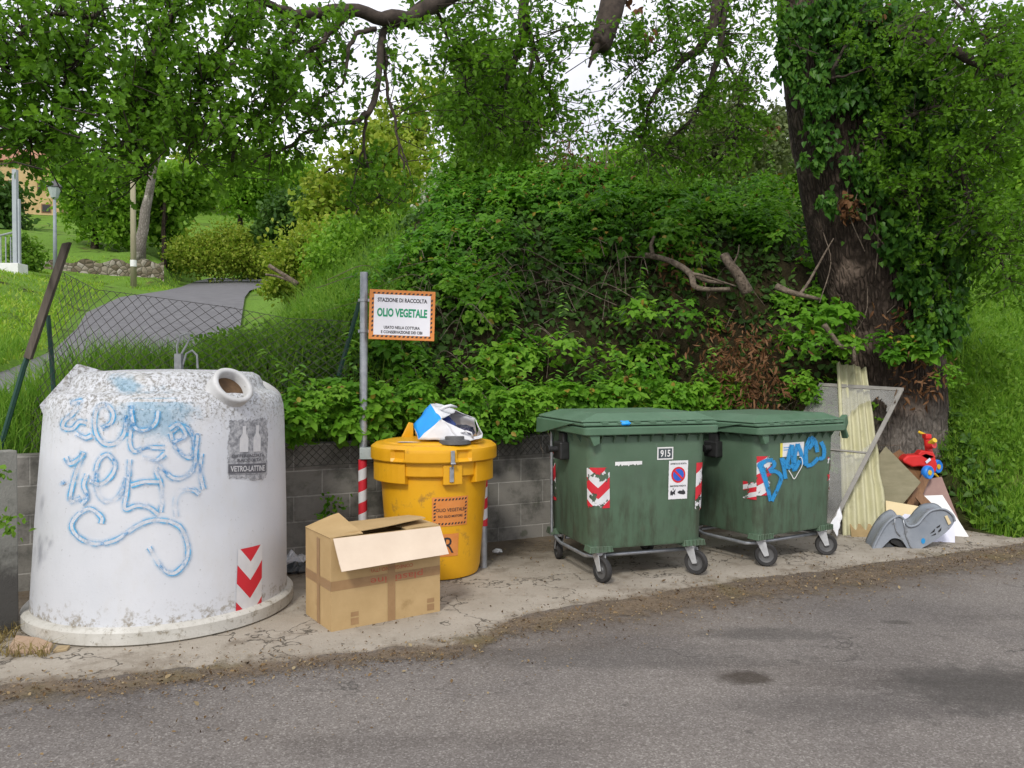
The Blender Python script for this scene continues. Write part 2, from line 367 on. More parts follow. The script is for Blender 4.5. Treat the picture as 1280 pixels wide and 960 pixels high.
for px, py, d in ((150, 490, 7.0), (300, 474, 7.6), (330, 440, 9.5), (320, 400, 14), (330, 378, 20), (400, 420, 9), (400, 370, 12), (400, 330, 17), (450, 425, 8.4), (480, 330, 11), (500, 290, 13), (560, 300, 10.6), (560, 250, 12.5), (640, 490, 8.4), (640, 340, 9.6), (640, 255, 11.2),
                  (720, 430, 8.9), (760, 330, 10), (800, 250, 11.8), (800, 240, 16), (660, 245, 17), (900, 420, 9.7), (900, 330, 10.4), (940, 260, 11.8), (1000, 330, 10.6), (1050, 440, 9.9), (1120, 520, 9.6), (1140, 420, 11), (1200, 350, 13),
                  (1170, 600, 9.0), (1220, 570, 8.9), (1230, 500, 9.8), (1280, 460, 10.2), (1270, 420, 12), (1330, 380, 14), (1400, 520, 10.5), (1500, 400, 16), (1000, 250, 18), (1250, 300, 25), (900, 200, 40),
                  (40, 400, 15), (0, 440, 11.8), (-40, 380, 15), (0, 340, 21), (60, 352, 24), (-120, 330, 24), (-200, 420, 13), (20, 332, 27), (110, 362, 29), (180, 354, 32.2), (100, 322, 34), (190, 318, 35), (240, 305, 42), (60, 290, 45), (290, 320, 50), (280, 270, 60), (400, 300, 40), (100, 240, 75), (400, 230, 90), (700, 215, 60), (-300, 250, 60), (1500, 200, 70)):
    ctl.append(tuple(P(px, py, d)))
ctl += [(-40, 40, 9), (-40, 10, 3), (40, 60, 12), (40, 25, 6), (-60, 120, 22), (60, 120, 20), (0, 140, 22)]
ctl = np.array(ctl); cxy = ctl[:, :2]
def tps_k(d): return np.where(d > 0, d*d*np.log(d+1e-9), 0)
K = tps_k(np.linalg.norm(cxy[:, None]-cxy[None], axis=2))+np.eye(len(ctl))*.06
Pm = np.c_[np.ones(len(ctl)), cxy]
A_ = np.block([[K, Pm], [Pm.T, np.zeros((3, 3))]]); sol = np.linalg.solve(A_, np.r_[ctl[:, 2], 0, 0, 0])
def H(x, y):
    x = np.atleast_1d(np.asarray(x, float)); y = np.atleast_1d(np.asarray(y, float)); out = np.empty(len(x))
    for i in range(0, len(x), 20000):
        q = np.c_[x[i:i+20000], y[i:i+20000]]
        out[i:i+20000] = tps_k(np.linalg.norm(q[:, None]-cxy[None], axis=2)) @ sol[:-3]+np.c_[np.ones(len(q)), q] @ sol[-3:]
    fy = np.interp(x, [p[0] for p in FOOT], [p[1] for p in FOOT]); fz = np.interp(x, [p[0] for p in FOOT], FZ)
    k = np.clip((y-fy)/.6, 0, 1); k = k*k*(3-2*k)
    return fz*(1-k)+out*k
def lane_at(t):
    ds = [l[4] for l in LANE]; a = [np.interp(t, ds, [P(*l[:2], l[4])[k] for l in LANE]) for k in range(3)]; b = [np.interp(t, ds, [P(*l[2:4], l[4])[k] for l in LANE]) for k in range(3)]
    return np.array(a), np.array(b)
fxs = np.concatenate([np.linspace(-20, -8, 40), np.linspace(-7.9, 9, 260), np.linspace(9.2, 20, 30)])
ts = np.concatenate([[0, .08, .2, .35], np.geomspace(.5, 150, 210)])
dx = np.interp(fxs, [-20, -8, 9, 20], [-.95, -.8, .62, .8]); gx = fxs[:, None]+dx[:, None]*ts[None]; gy = np.array([foot(q) for q in fxs])[:, None]+np.sqrt(1-dx**2)[:, None]*ts[None]
gz = H(gx.ravel(), gy.ravel()).reshape(gx.shape)
nz = np.array([noise.fractal((a*.6, b*.6, 0), 1, 2, 4) for a, b in zip(gx.ravel(), gy.ravel())]).reshape(gx.shape)
amp = np.clip(ts/2, 0, 1)[None]*.07
for i in range(len(fxs)):                # keep the lane smooth, sunk a little under its asphalt
    pass
la = [lane_at(t) for t in np.linspace(8, 46, 160)]; lmid = np.array([(a+b)/2 for a, b in la]); lw = np.array([np.linalg.norm(a-b)/2 for a, b in la])
fx_, fy_ = gx.ravel(), gy.ravel(); LY = np.linspace(8, 46, 160); xa_ = np.interp(fy_, LY, [q[0][0] for q in la]); xb_ = np.interp(fy_, LY, [q[1][0] for q in la]); zl = np.interp(fy_, LY, lmid[:, 2])
dmin = np.where((fy_ > 8) & (fy_ < 46.5), np.maximum(xa_-fx_, fx_-xb_), 99.)
blend = np.clip(1-(dmin-.35)/.8, 0, 1); blend = blend*blend*(3-2*blend)
gz = (gz+nz*amp); gzf = gz.ravel()*(1-blend)+(zl-.09)*blend; gz = np.where(gx*0+ts[None] > .3, gzf.reshape(gx.shape), gz)
def terrain_mat():
    t = NT('bank_ground'); co = t.co(); n = t.noise(1.2, 6, .65); f = t.noise(22, 5, .7)
    soil = t.ramp(f, [(.3, (.018, .014, .008)), (.7, (.05, .042, .02))]); gr = t.ramp(f, [(.3, (.08, .17, .02)), (.7, (.17, .29, .045))])
    x, y, z = t.sep(co)
    far = t.math('MAXIMUM', t.val(x, -3.0, -5.0), t.val(x, 4.7, 5.6)); far = t.math('MAXIMUM', far, t.val(y, 13, 18))
    c = t.mix(t.math('MULTIPLY', far, t.val(n, .25, .5)), soil, gr)
    c = t.mix(t.math('MULTIPLY', t.val(t.noise(.9, 5), .6, .72), .6), c, (.16, .12, .06))
    t.color(c).set(.95, 0, .1); t.bump(f, .8, .05); return t.m
nt = len(ts); tm = MB(); tm.v = [tuple(map(float, p)) for p in np.c_[gx.ravel(), gy.ravel(), gz.ravel()]]
for i in range(len(fxs)-1):
    for k in range(nt-1): tm.f.append([i*nt+k, i*nt+nt+k, i*nt+nt+k+1, i*nt+k+1]); tm.m.append(0)
k0 = len(tm.v)
for i in range(len(fxs)): tm.v.append((float(gx[i, 0]), float(gy[i, 0])-.01, -.08))
for i in range(len(fxs)-1): tm.f.append([k0+i, k0+i+1, (i+1)*nt, i*nt]); tm.m.append(0)
tag(tm.build('terrain', terrain_mat(), smooth=True), 'grassy hillside rising behind the wall', kind='structure')
# the lane: a strip of new asphalt
lm = MB(); tt = np.linspace(8, 46, 150)
for t_ in tt:
    a, b = lane_at(t_); m = (a[2]+b[2])/2
    for k in range(5): q = a+(b-a)*k/4; lm.v.append((q[0], q[1], m-.01+.05*(1-abs(k-2)/2)))
for i in range(len(tt)-1):
    for k in range(4): lm.f.append([i*5+k, i*5+k+1, i*5+6+k, i*5+5+k]); lm.m.append(0)
tag(lm.build('lane', pm('lane_asphalt', (.10, .098, .105), (.15, .148, .155), 3, .85, .2, 120), smooth=True), 'smooth grey lane climbing the hill on the left', kind='structure')
def Hz(x, y): return float(H([x], [y])[0])
def T(px, d, dz=0):                    # point of the hillside in a column of the photograph
    r = ray(px, 400); x = r[0]/r[1]*d; return np.array((x, d, Hz(x, d)+dz))

# ------------------------------------------------------------------ block wall, concrete slabs
WN = np.array((-.4472, .8944, 0)); WD = np.array((.8944, .4472, 0))
def wallmat():
    t = NT('block_wall'); co = t.co(); u = t.sep(co)
    b = t.new('ShaderNodeTexBrick'); b.inputs['Scale'].default_value = 1; b.offset = .5
    b.inputs['Brick Width'].default_value = .5; b.inputs['Row Height'].default_value = .225; b.inputs['Mortar Size'].default_value = .007; b.inputs['Mortar Smooth'].default_value = .3
    b.inputs['Color1'].default_value = (.22, .21, .185, 1); b.inputs['Color2'].default_value = (.275, .26, .235, 1); b.inputs['Mortar'].default_value = (.40, .385, .35, 1)
    cx = t.new('ShaderNodeCombineXYZ'); t.ln(u[0], cx.inputs[0]); t.ln(t.math('ADD', u[2], .075), cx.inputs[1]); t.ln(cx.outputs[0], b.inputs['Vector'])
    n = t.noise(2.2, 6, .7); c = t.mix(t.val(n, .42, .7), b.outputs['Color'], (.06, .06, .052)); c = t.mix(t.math('MULTIPLY', t.val(t.noise(5, 5), .6, .7), .5), c, (.05, .065, .03))
    f = t.noise(70, 4, .7); c = t.mix(t.math('MULTIPLY', f, .3), c, (.05, .05, .045))
    t.color(c).set(.93, 0, .2); t.bump(t.math('ADD', t.math('MULTIPLY', b.outputs['Fac'], -1.), t.math('MULTIPLY', f, .3)), .6, .012); return t.m
ang = math.atan2(.4472, .8944)
w = MB(); w.box((0, .1, .53), (15.4, .2, 1.06)); wo = w.build('block_wall', wallmat(), bevel=.008)
tag(wo, 'long low wall of grey concrete blocks running behind the bins', 'wall')
wc = -8.5+15.4/2-.25; wo.location = tuple(np.array((0, 8.0, 0))+WD*(-4.4)); wo.rotation_euler = (0, 0, ang)
def slabmat():
    t = concrete('old_concrete', (.21, .21, .19), (.30, .295, .265), (.10, .105, .085), 1.5); c = t.b.inputs['Base Color'].links[0].from_socket
    n = t.noise(2.5, 6, .65); z = t.sep(t.co())[2]
    m = t.val(t.math('ADD', z, t.math('MULTIPLY_ADD', n, .8, -.4)), .52, .36); c = t.mix(m, c, (.075, .072, .066)); t.color(c); return t.m
s = MB(); e0, e1 = G(24, 790), G(-70, 812)
d = Vector(tuple(e1-e0)).normalized(); nrm = Vector((-d.y, d.x, 0))*-1
q = [Vector(tuple(e0)), Vector(tuple(e0))+d*.75, Vector(tuple(e0))+d*.75+nrm*.11, Vector(tuple(e0))+nrm*.11]
s.prism([p-q[0] for p in q], (0, 0, 1.19)); so = s.build('concrete_slab', slabmat(), bevel=.008); so.location = q[0]
tag(so, 'upright concrete slab with dark damp lower half left of the white bell', 'slab')
# ------------------------------------------------------------------ object materials
GREEN = ((.016, .058, .030), (.026, .082, .044))
def binmat():
    t = NT('green_plastic'); n = t.noise(3, 6, .65); z = t.sep(t.co())[2]
    c = t.ramp(n, [(.3, (.074, .130, .080)), (.7, (.098, .162, .105))])
    c = t.mix(t.math('MULTIPLY', t.val(t.noise(2.4, 7, .72), .5, .7), .35), c, (.085, .12, .088))          # sun-bleached haze
    d = t.noise(6, 6, .7, stretch=(1.6, 1.6, .35)); low = t.val(z, 1.05, .45)
    c = t.mix(t.math('MULTIPLY', t.math('MULTIPLY', t.val(d, .42, .64), low), .75), c, (.050, .055, .036)); c = t.mix(t.math('MULTIPLY', t.val(t.noise(9, 7, .75), .56, .70), .4), c, (.10, .105, .075))
    s = t.noise(38, 3, .6, stretch=(1, 1, .25)); c = t.mix(t.math('MULTIPLY', t.val(s, .68, .76), .55), c, (.14, .19, .15))
    t.color(c).set(t.math('MULTIPLY_ADD', n, .3, .38), 0, .45); t.bump(t.noise(120, 3), .08, .003); return t.m
M['bin'] = binmat()
M['bin_lid'] = pm('green_lid_plastic', (.068, .134, .080), (.094, .172, .108), 4, .5, .1, 100, dirt=((.11, .145, .10), 9, .56))
M['steel'] = pm('galvanised_steel', (.28, .30, .33), (.46, .48, .50), 14, .48, .12, 80, metal=.75, dirt=((.16, .14, .12), 12, .62))
M['zinc'] = pm('bright_zinc', (.40, .41, .42), (.56, .57, .58), 14, .45, .1, 80, metal=.3, dirt=((.22, .2, .17), 12, .62))
M['tyre'] = pm('black_rubber', (.018, .018, .018), (.045, .043, .042), 8, .8, .2, 80)
M['hub'] = pm('grey_hub', (.06, .06, .062), (.12, .12, .12), 10, .5, .1)
M['black'] = pm('black_plastic', (.010, .010, .011), (.028, .028, .028), 10, .5, .1)
M['yellow'] = pm('yellow_plastic', (.62, .30, .006), (.74, .385, .010), 3, .42, .08, 60, dirt=((.36, .19, .03), 6, .57), spec=.45)
M['cardboard'] = pm('cardboard', (.40, .275, .13), (.47, .33, .165), 5, .85, .12, 40, spec=.2, dirt=((.33, .22, .10), 3, .6))
M['cardpale'] = pm('pale_cardboard', (.60, .49, .38), (.68, .57, .45), 4, .85, .1, 40, spec=.2, dirt=((.5, .38, .26), 3.5, .6))
M['carddark'] = pm('cardboard_core', (.13, .08, .04), (.2, .13, .07), 30, .9, .2, 90)
M['tape'] = pm('packing_tape', (.27, .16, .075), (.34, .21, .10), 9, .35, .1, 50, spec=.5)
M['redink'] = pm('red_ink', (.38, .07, .04), (.45, .12, .07), 60, .8, 0)
M['white'] = pm('white_paint', (.66, .66, .66), (.78, .78, .77), 6, .5, .06, 50, dirt=((.4, .38, .34), 7, .66))
M['ink'] = pm('black_ink', (.018, .018, .022), (.04, .04, .045), 50, .6, 0)
M['greenink'] = pm('green_ink', (.005, .24, .11), (.01, .3, .15), 50, .5, 0)
M['orange'] = pm('orange_vinyl', (.62, .215, .045), (.68, .26, .07), 12, .55, 0, dirt=((.5, .2, .06), 9, .66))
M['blueink'] = pm('blue_vinyl', (.02, .09, .46), (.03, .13, .55), 20, .5, 0)
M['red'] = pm('red_vinyl', (.55, .02, .03), (.62, .035, .04), 12, .45, 0)
M['wood_grey'] = pm('weathered_board', (.16, .145, .085), (.24, .215, .135), 5, .75, .2, 60, stretch=(1, 1, 3))
M['wood_brown'] = pm('brown_wood', (.13, .062, .028), (.22, .115, .05), 9, .6, .2, 60, stretch=(5, 1, 1))
M['wood_pink'] = pm('faded_veneer', (.24, .145, .125), (.34, .22, .19), 4, .65, .1, 40)
M['beige'] = pm('beige_board', (.60, .48, .27), (.68, .56, .34), 4, .6, .06, 40)
M['lilac'] = pm('white_melamine', (.60, .61, .72), (.68, .69, .78), 4, .4, .03, 40)
M['greyplastic'] = pm('grey_plastic', (.20, .225, .26), (.28, .305, .34), 5, .42, .06, 60, dirt=((.14, .14, .135), 9, .55))
M['greydark'] = pm('dark_grey_plastic', (.05, .055, .06), (.08, .085, .09), 6, .5, .06)
M['toyred'] = pm('red_toy_plastic', (.55, .018, .018), (.66, .035, .03), 5, .35, .04, dirt=((.3, .03, .02), 9, .66))
M['toyblue'] = pm('blue_toy_plastic', (.02, .17, .62), (.03, .24, .72), 5, .4, .04)
M['toyyellow'] = pm('yellow_toy_plastic', (.62, .40, .02), (.72, .48, .04), 5, .4, .04)
M['aluminium'] = pm('dull_aluminium', (.20, .19, .175), (.30, .285, .26), 9, .5, .1, 60, metal=.3)
M['cyan'] = pm('blue_bag_paper', (.01, .27, .78), (.015, .33, .85), 6, .4, .15, 20, bd=.01)
M['bagwhite'] = pm('white_bag_paper', (.62, .63, .66), (.74, .74, .76), 5, .5, .2, 18, bd=.01)
M['greenpost'] = pm('green_painted_steel', (.010, .045, .032), (.018, .065, .045), 8, .5, .15, dirt=((.06, .04, .025), 8, .6))
M['plank'] = pm('weathered_plank', (.055, .045, .036), (.15, .125, .10), 9, .9, .4, 60, stretch=(2, 2, .25))
M['wire'] = pm('rusty_wire', (.05, .05, .045), (.12, .11, .10), 30, .6, 0, metal=.4)
def uvmat(name, fn, rough=.5):
    t = NT(name); u = t.sep(t.co('UV')); c, a = fn(t, u[0], u[1]); t.color(c).set(rough, 0, .4)
    if a is not None: t.alpha(a)
    return t.m
def chev(k, torn, tscale=9, rep=1.8):
    def fn(t, u, v):                   # k: slope of the arms; 0.5-centred chevrons
        a = t.math('ABSOLUTE', t.math('SUBTRACT', u, .5)) if k > 0 else t.math('MULTIPLY', u, .5)
        s = t.math('FRACT', t.math('ADD', t.math('MULTIPLY', v, rep), t.math('MULTIPLY_ADD', a, -abs(k), .1)))
        m = t.math('GREATER_THAN', s, .5); sh = t.noise(12, 5, .6)
        c = t.mix(m, t.mix(sh, (.50, .50, .52), (.74, .74, .74)), t.mix(sh, (.50, .016, .03), (.62, .03, .045)))
        n = t.noise(tscale, 5, .65)
        return c, (t.val(n, torn, torn-.02) if torn else None)
    return fn
M['chevron'] = uvmat('red_white_chevron', chev(.95, .70, 14))
M['chevron_worn'] = uvmat('worn_red_white_chevron', chev(.95, .56, 9))
M['stripe_worn'] = uvmat('worn_red_white_stripes', chev(-.95, .555, 8))
M['stripe_torn'] = uvmat('torn_red_white_stripes', chev(-.95, .50, 7, 1.7))
M['stripe'] = uvmat('red_white_stripes', chev(-1.0, 0, 8, 3.2))
def text2d(body, size=.1, bold=0., align='CENTER', spacing=1.0):
    cu = bpy.data.curves.new('lettering', 'FONT'); cu.body = body; cu.size = size; cu.offset = bold*size; cu.align_x = align; cu.align_y = 'CENTER'; cu.space_character = spacing; cu.resolution_u = 3
    ob = bpy.data.objects.new('lettering', cu); C.objects.link(ob); dg = bpy.context.evaluated_depsgraph_get(); dg.update()
    me = bpy.data.meshes.new_from_object(ob.evaluated_get(dg)); vs = [tuple(v.co) for v in me.vertices]; fs = [tuple(p.vertices) for p in me.polygons]
    bpy.data.objects.remove(ob); bpy.data.curves.remove(cu); bpy.data.meshes.remove(me); return vs, fs
def letter(mb, body, w, cx, cy, fn, h=None, bold=.012, mi=0, flip=False):   # text fitted to width w round (cx,cy); fn (x,y)->point
    vs, fs = text2d(body, .1, bold); x0 = min(v[0] for v in vs); x1 = max(v[0] for v in vs); y0 = min(v[1] for v in vs); y1 = max(v[1] for v in vs)
    s = w/(x1-x0); sy = (h/(y1-y0)) if h else s; g = -1 if flip else 1
    mb.add([fn(cx+g*(v[0]-(x0+x1)/2)*s, cy+g*(v[1]-(y0+y1)/2)*sy) for v in vs], fs, mi)
def rect(mb, x0, y0, x1, y1, fn, mi=0, nx=1):
    vs = []; fs = []
    for i in range(nx+1):
        x = x0+(x1-x0)*i/nx; vs += [fn(x, y0), fn(x, y1)]
    for i in range(nx): fs.append((2*i, 2*i+2, 2*i+3, 2*i+1))
    mb.add(vs, fs, mi)
def disc(mb, cx, cy, rx, ry, fn, mi=0, n=28, r0=0):
    if r0: 
        vs = [fn(cx+rx*k*math.cos(a*2*math.pi/n), cy+ry*k*math.sin(a*2*math.pi/n)) for k in (r0, 1) for a in range(n)]
        mb.add(vs, [(i, (i+1) % n, n+(i+1) % n, n+i) for i in range(n)], mi)
    else: mb.add([fn(cx+rx*math.cos(a*2*math.pi/n), cy+ry*math.sin(a*2*math.pi/n)) for a in range(n)], [tuple(range(n))], mi)
def dashes(mb, x0, y0, x1, y1, t, fn, mi=0, step=.04):
    nx = int((x1-x0)/step); ny = int((y1-y0)/step)
    for i in range(nx):
        a = x0+(x1-x0)*(i+.15)/nx; b = a+.5*(x1-x0)/nx
        for yy in (y0, y1-t): mb.add([fn(a, yy), fn(b, yy), fn(b+t*.5, yy+t), fn(a+t*.5, yy+t)], [(0, 1, 2, 3)], mi)
    for i in range(1, ny-1):
        a = y0+(y1-y0)*(i+.15)/ny; b = a+.5*(y1-y0)/ny
        for xx in (x0, x1-t): mb.add([fn(xx, a), fn(xx+t, a+t*.5), fn(xx+t, b+t*.5), fn(xx, b)], [(0, 1, 2, 3)], mi)

# ------------------------------------------------------------------ white bell for glass
BX, BY = -2.505, 5.75
bell = thing('glass_recycling_bell', 'big dirty white bell shaped glass container with blue graffiti', 'recycling bell', (BX, BY, PADZ))
BP = [(.845, .10), (.838, .30), (.825, .7), (.806, 1.1), (.792, 1.38), (.784, 1.45), (.765, 1.505), (.735, 1.535), (.70, 1.548), (.655, 1.565), (.638, 1.59), (.628, 1.625), (.605, 1.66), (.56, 1.683), (.3, 1.70), (0.002, 1.705)]
BZ = [p[1] for p in BP]; BR = [p[0] for p in BP]
lean = lambda z: Vector((.045*z/1.6, .018*z/1.6, 0))
def bellp(phi, z, off=0.003):
    r = float(np.interp(z, BZ, BR))+off; return Vector((r*math.cos(phi), r*math.sin(phi), z))+lean(z)
def bellhit(px, py):                   # (azimuth, height) of the bell's wall in a direction
    r = ray(px, py); t = np.linspace(4.2, 6.2, 900); p = np.array((0, 0, HC-PADZ))+(t/r[1])[:, None]*r-np.array((BX, BY, 0))
    x = p[:, 0]-.045*p[:, 2]/1.6; y = p[:, 1]-.018*p[:, 2]/1.6; dd = np.hypot(x, y)-np.interp(p[:, 2], BZ, BR)
    i = int(np.argmax(dd < 0)) if (dd < 0).any() else int(np.argmin(dd)); return math.atan2(y[i], x[i]), float(p[i, 2])
def bellmat():
    t = NT('weathered_white_plastic'); co = t.co(); z = t.sep(co)[2]; n = t.noise(15, 7, .75); f = t.noise(46, 6, .78); st = t.noise(16, 5, .7, stretch=(1, 1, .22))
    c = t.ramp(t.noise(1.6, 4), [(.3, (.52, .54, .575)), (.7, (.60, .615, .645))])
    top = t.val(z, 1.12, 1.55); m = t.val(t.math('ADD', f, t.math('MULTIPLY', top, .15)), .62, .72)
    c = t.mix(t.math('MULTIPLY', m, .85), c, (.14, .13, .11))
    m = t.math('MULTIPLY', t.val(n, .42, .66), t.math('MULTIPLY', top, .42)); c = t.mix(m, c, (.33, .325, .305))
    m = t.math('MULTIPLY', t.val(st, .52, .72), t.val(z, .75, 1.4)); c = t.mix(t.math('MULTIPLY', m, .4), c, (.38, .36, .32))
    foot_ = t.val(z, .34, .09); m = t.math('MULTIPLY', t.val(t.math('ADD', n, t.math('MULTIPLY', foot_, .12)), .58, .72), foot_); c = t.mix(t.math('MULTIPLY', m, .85), c, (.20, .165, .105))
    c = t.mix(t.math('MULTIPLY', t.val(t.noise(26, 4, .6), .70, .74), .5), c, (.22, .21, .19))
    c = t.mix(t.math('MULTIPLY', t.val(t.noise(2.2, 6, .7, stretch=(1, 1, .4)), .52, .75), .35), c, (.50, .48, .43))
    t.color(c).set(.52, 0, .4); t.bump(t.math('ADD', f, t.math('MULTIPLY', t.noise(2.5, 3), 3)), .16, .012); return t.m
M['bell'] = bellmat()
mb = MB(); mb.lathe(BP, 96, fn=lambda p: p+lean(p.z)); mb.build('body', M['bell'], bell, smooth=True)
mb = MB(); mb.lathe([(.80, 0), (.875, 0), (.893, .012), (.893, .085), (.875, .104), (.83, .112)], 96); 
def ringmat():
    t = NT('dirty_base_ring'); n = t.noise(4, 7, .72); c = t.ramp(n, [(.3, (.40, .385, .34)), (.7, (.56, .55, .51))]); f = t.noise(13, 7, .75); c = t.mix(t.math('MULTIPLY', t.val(f, .53, .68), .8), c, (.17, .14, .09)); c = t.mix(t.math('MULTIPLY', t.val(t.noise(45, 4, .7), .58, .7), .6), c, (.1, .09, .07)); t.color(c).set(.6, 0, .3); t.bump(f, .3, .012); return t.m
mb.build('base_ring', ringmat(), bell, auto=40)
M['collar'] = pm('collar_plastic', (.42, .42, .41), (.58, .585, .59), 5, .5, .1, 60, dirt=((.2, .19, .165), 17, .60))
def collar(phi, z, tilt, name='opening_collar'):
    c = bellp(phi, z, -.03); d = Vector((math.cos(phi)*math.cos(tilt), math.sin(phi)*math.cos(tilt), math.sin(tilt))); rot = d.to_track_quat('Z', 'Y').to_matrix().to_4x4(); X = Matrix.Translation(c) @ rot
    mb = MB(); mb.lathe([(.148, -.10), (.140, .02), (.136, .065), (.142, .088), (.132, .10), (.112, .10), (.104, .088), (.10, .02), (.098, -.02), (.03, -.024), (.002, -.024)], 40, M=X)
    o = mb.build(name, M['collar'], bell, smooth=True)
    mb = MB(); mb.lathe([(.1005, .030), (.05, .026), (.002, .026)], 40, M=X); mb.build('dark_opening', pm('opening_rubber', (.06, .035, .018), (.15, .09, .045), 14, .9, .3), o)
collar(R(-36), 1.545, R(36)); collar(R(52), 1.47, R(52)); collar(R(150), 1.47, R(52))
sph = bellhit(63, 493)[0]; mb = MB()      # seam flange, seen edge-on at the left shoulder
for k in (0,):
    mb = MB(); q = []
    for z in (1.40, 1.46, 1.50, 1.535, 1.548, 1.60, 1.66, 1.69): q.append(bellp(sph+k, z, -.02))
    outr = [Vector((r_*math.cos(sph+k), r_*math.sin(sph+k), z_))+lean(z_) for r_, z_ in ((.792, 1.40), (.808, 1.445), (.812, 1.462), (.60, 1.738), (.575, 1.735))]
    tn = Vector((-math.sin(sph), math.cos(sph), 0))*.016; mb.prism([p-tn/2 for p in outr+q[::-1]], tn); mb.build('seam_flange', M['bell'], bell)
M['hookgrey'] = pm('weathered_zinc', (.14, .15, .155), (.24, .25, .255), 20, .7, .2, 80)
mb = MB(); hb = Vector((.02, .22, 1.69))
mb.box(hb+Vector((0, 0, .05)), (.05, .05, .16))
mb.tube([hb+Vector((-.01, 0, .10)), hb+Vector((-.015, 0, .19)), hb+Vector((.015, 0, .265)), hb+Vector((.065, 0, .285)), hb+Vector((.085, 0, .25)), hb+Vector((.055, 0, .19)), hb+Vector((.02, 0, .13))], .008, 8)
mb.tube([hb+Vector((.03, 0, .05)), hb+Vector((.055, 0, .13)), hb+Vector((.10, 0, .155)), hb+Vector((.135, 0, .12)), hb+Vector((.14, 0, .02))], .008, 8)
mb.build('lifting_hook', M['hookgrey'], bell, auto=40)
def bell_decal(name, c0, c1, c2, c3, mat, off=.004, nu=14, nv=14):
    k = [bellhit(*c) for c in (c0, c1, c2, c3)]           # bottom-left, bottom-right, top-right, top-left
    def fn(u, v):
        a = [(k[0][i]*(1-u)+k[1][i]*u)*(1-v)+(k[3][i]*(1-u)+k[2][i]*u)*v for i in (0, 1)]; return bellp(a[0], a[1], off)
    grid_decal(name, fn, nu, nv, mat, bell); return fn
bell_decal('chevron_sticker', (294, 770), (326, 762), (327, 680), (297, 687), M['chevron'])
def wornlabel(t, u, v):
    n = t.noise(9, 6, .7); f = t.noise(30, 5, .7)
    c = t.mix(t.val(f, .35, .65), (.17, .175, .19), (.42, .425, .44))
    e = t.math('MINIMUM', t.math('MINIMUM', u, t.math('SUBTRACT', 1., u)), t.math('MINIMUM', v, t.math('SUBTRACT', 1., v)))
    return c, t.math('MULTIPLY', t.val(t.math('ADD', t.math('MULTIPLY', e, 2.2), t.math('MULTIPLY_ADD', n, .9, -.45)), .03, .07), t.val(n, .69, .64))
lf = bell_decal('faded_label', (283, 601), (333, 600), (335, 521), (284, 524), uvmat('faded_label_print', wornlabel, .7))
lfo = bpy.data.objects['faded_label']
ll = MB(); L2 = lambda x, y: lf(x, y)*1.0+Vector((-.0035*math.cos(1.1)*-1*.0, -.003, 0))
M['label_dark'] = pm('faded_print_dark', (.07, .07, .085), (.14, .14, .15), 40, .8, 0); M['label_pale'] = pm('faded_print_pale', (.5, .5, .52), (.6, .6, .6), 30, .8, 0)
rect(ll, .03, .12, .96, .27, L2, 0, 8); rect(ll, .03, .10, .96, .105, L2, 0, 8)
L3 = lambda x, y: lf(x, y)+Vector((0, -.006, 0))
letter(ll, 'VETRO-LATTINE', .84, .5, .195, L3, .09, .02, 1)
letter(ll, 'RACCOLTA', .6, .52, .33, L3, .05, .02, 0); letter(ll, 'DIFFERENZIATA', .8, .5, .40, L3, .05, .02, 0)
for bx in (.36, .68):                                     # two printed bottle shapes
    ll.add([L3(bx+x, y) for x, y in ((-.1, .46), (.1, .46), (.1, .68), (.04, .76), (.04, .88), (-.04, .88), (-.04, .76), (-.1, .68))], [tuple(range(8))], 1)
ll.build('label_print', [M['label_dark'], M['label_pale']], lfo)
# blue spray graffiti: soft-edged strokes lying on the wall
def graf(t, u, v):
    x = t.math('ABSOLUTE', t.math('MULTIPLY_ADD', v, 2, -1)); n = t.noise(11, 5, .7); f = t.noise(40, 4, .7)
    ring = t.math('MULTIPLY', t.val(x, .16, .34), t.math('ADD', t.math('MULTIPLY', t.val(x, .60, .36), .75), t.math('MULTIPLY', t.val(x, 1.0, .45), .38))); core = t.val(x, .34, .2)
    blue = t.ramp(n, [(.3, (.012, .19, .46)), (.6, (.05, .36, .64)), (.8, (.2, .52, .72))])
    c = t.mix(t.math('MULTIPLY', core, t.val(n, .36, .5)), blue, t.mix(f, (.5, .55, .62), (.74, .76, .8)))
    a = t.math('MAXIMUM', t.math('MULTIPLY', core, .85), t.math('MULTIPLY', ring, t.val(n, .30, .62)))
    a = t.math('MULTIPLY', a, t.val(f, .22, .5)); a = t.math('MULTIPLY', a, t.val(t.noise(5, 3), .25, .6)); return c, t.math('MULTIPLY', a, .9)
M['graffiti_bell'] = uvmat('blue_spray_outline', graf, .6)
def spline(pts, n=10):
    pts = [np.array(p, float) for p in pts]
    if len(pts) < 3: return [pts[0]+(pts[1]-pts[0])*i/n for i in range(n+1)]
    q = [2*pts[0]-pts[1]]+pts+[2*pts[-1]-pts[-2]]; out = []
    for i in range(1, len(q)-2):
        for k in range(n):
            t = k/n; out.append(.5*((2*q[i])+(-q[i-1]+q[i+1])*t+(2*q[i-1]-5*q[i]+4*q[i+1]-q[i+2])*t*t+(-q[i-1]+3*q[i]-3*q[i+1]+q[i+2])*t**3))
    return out+[pts[-1]]
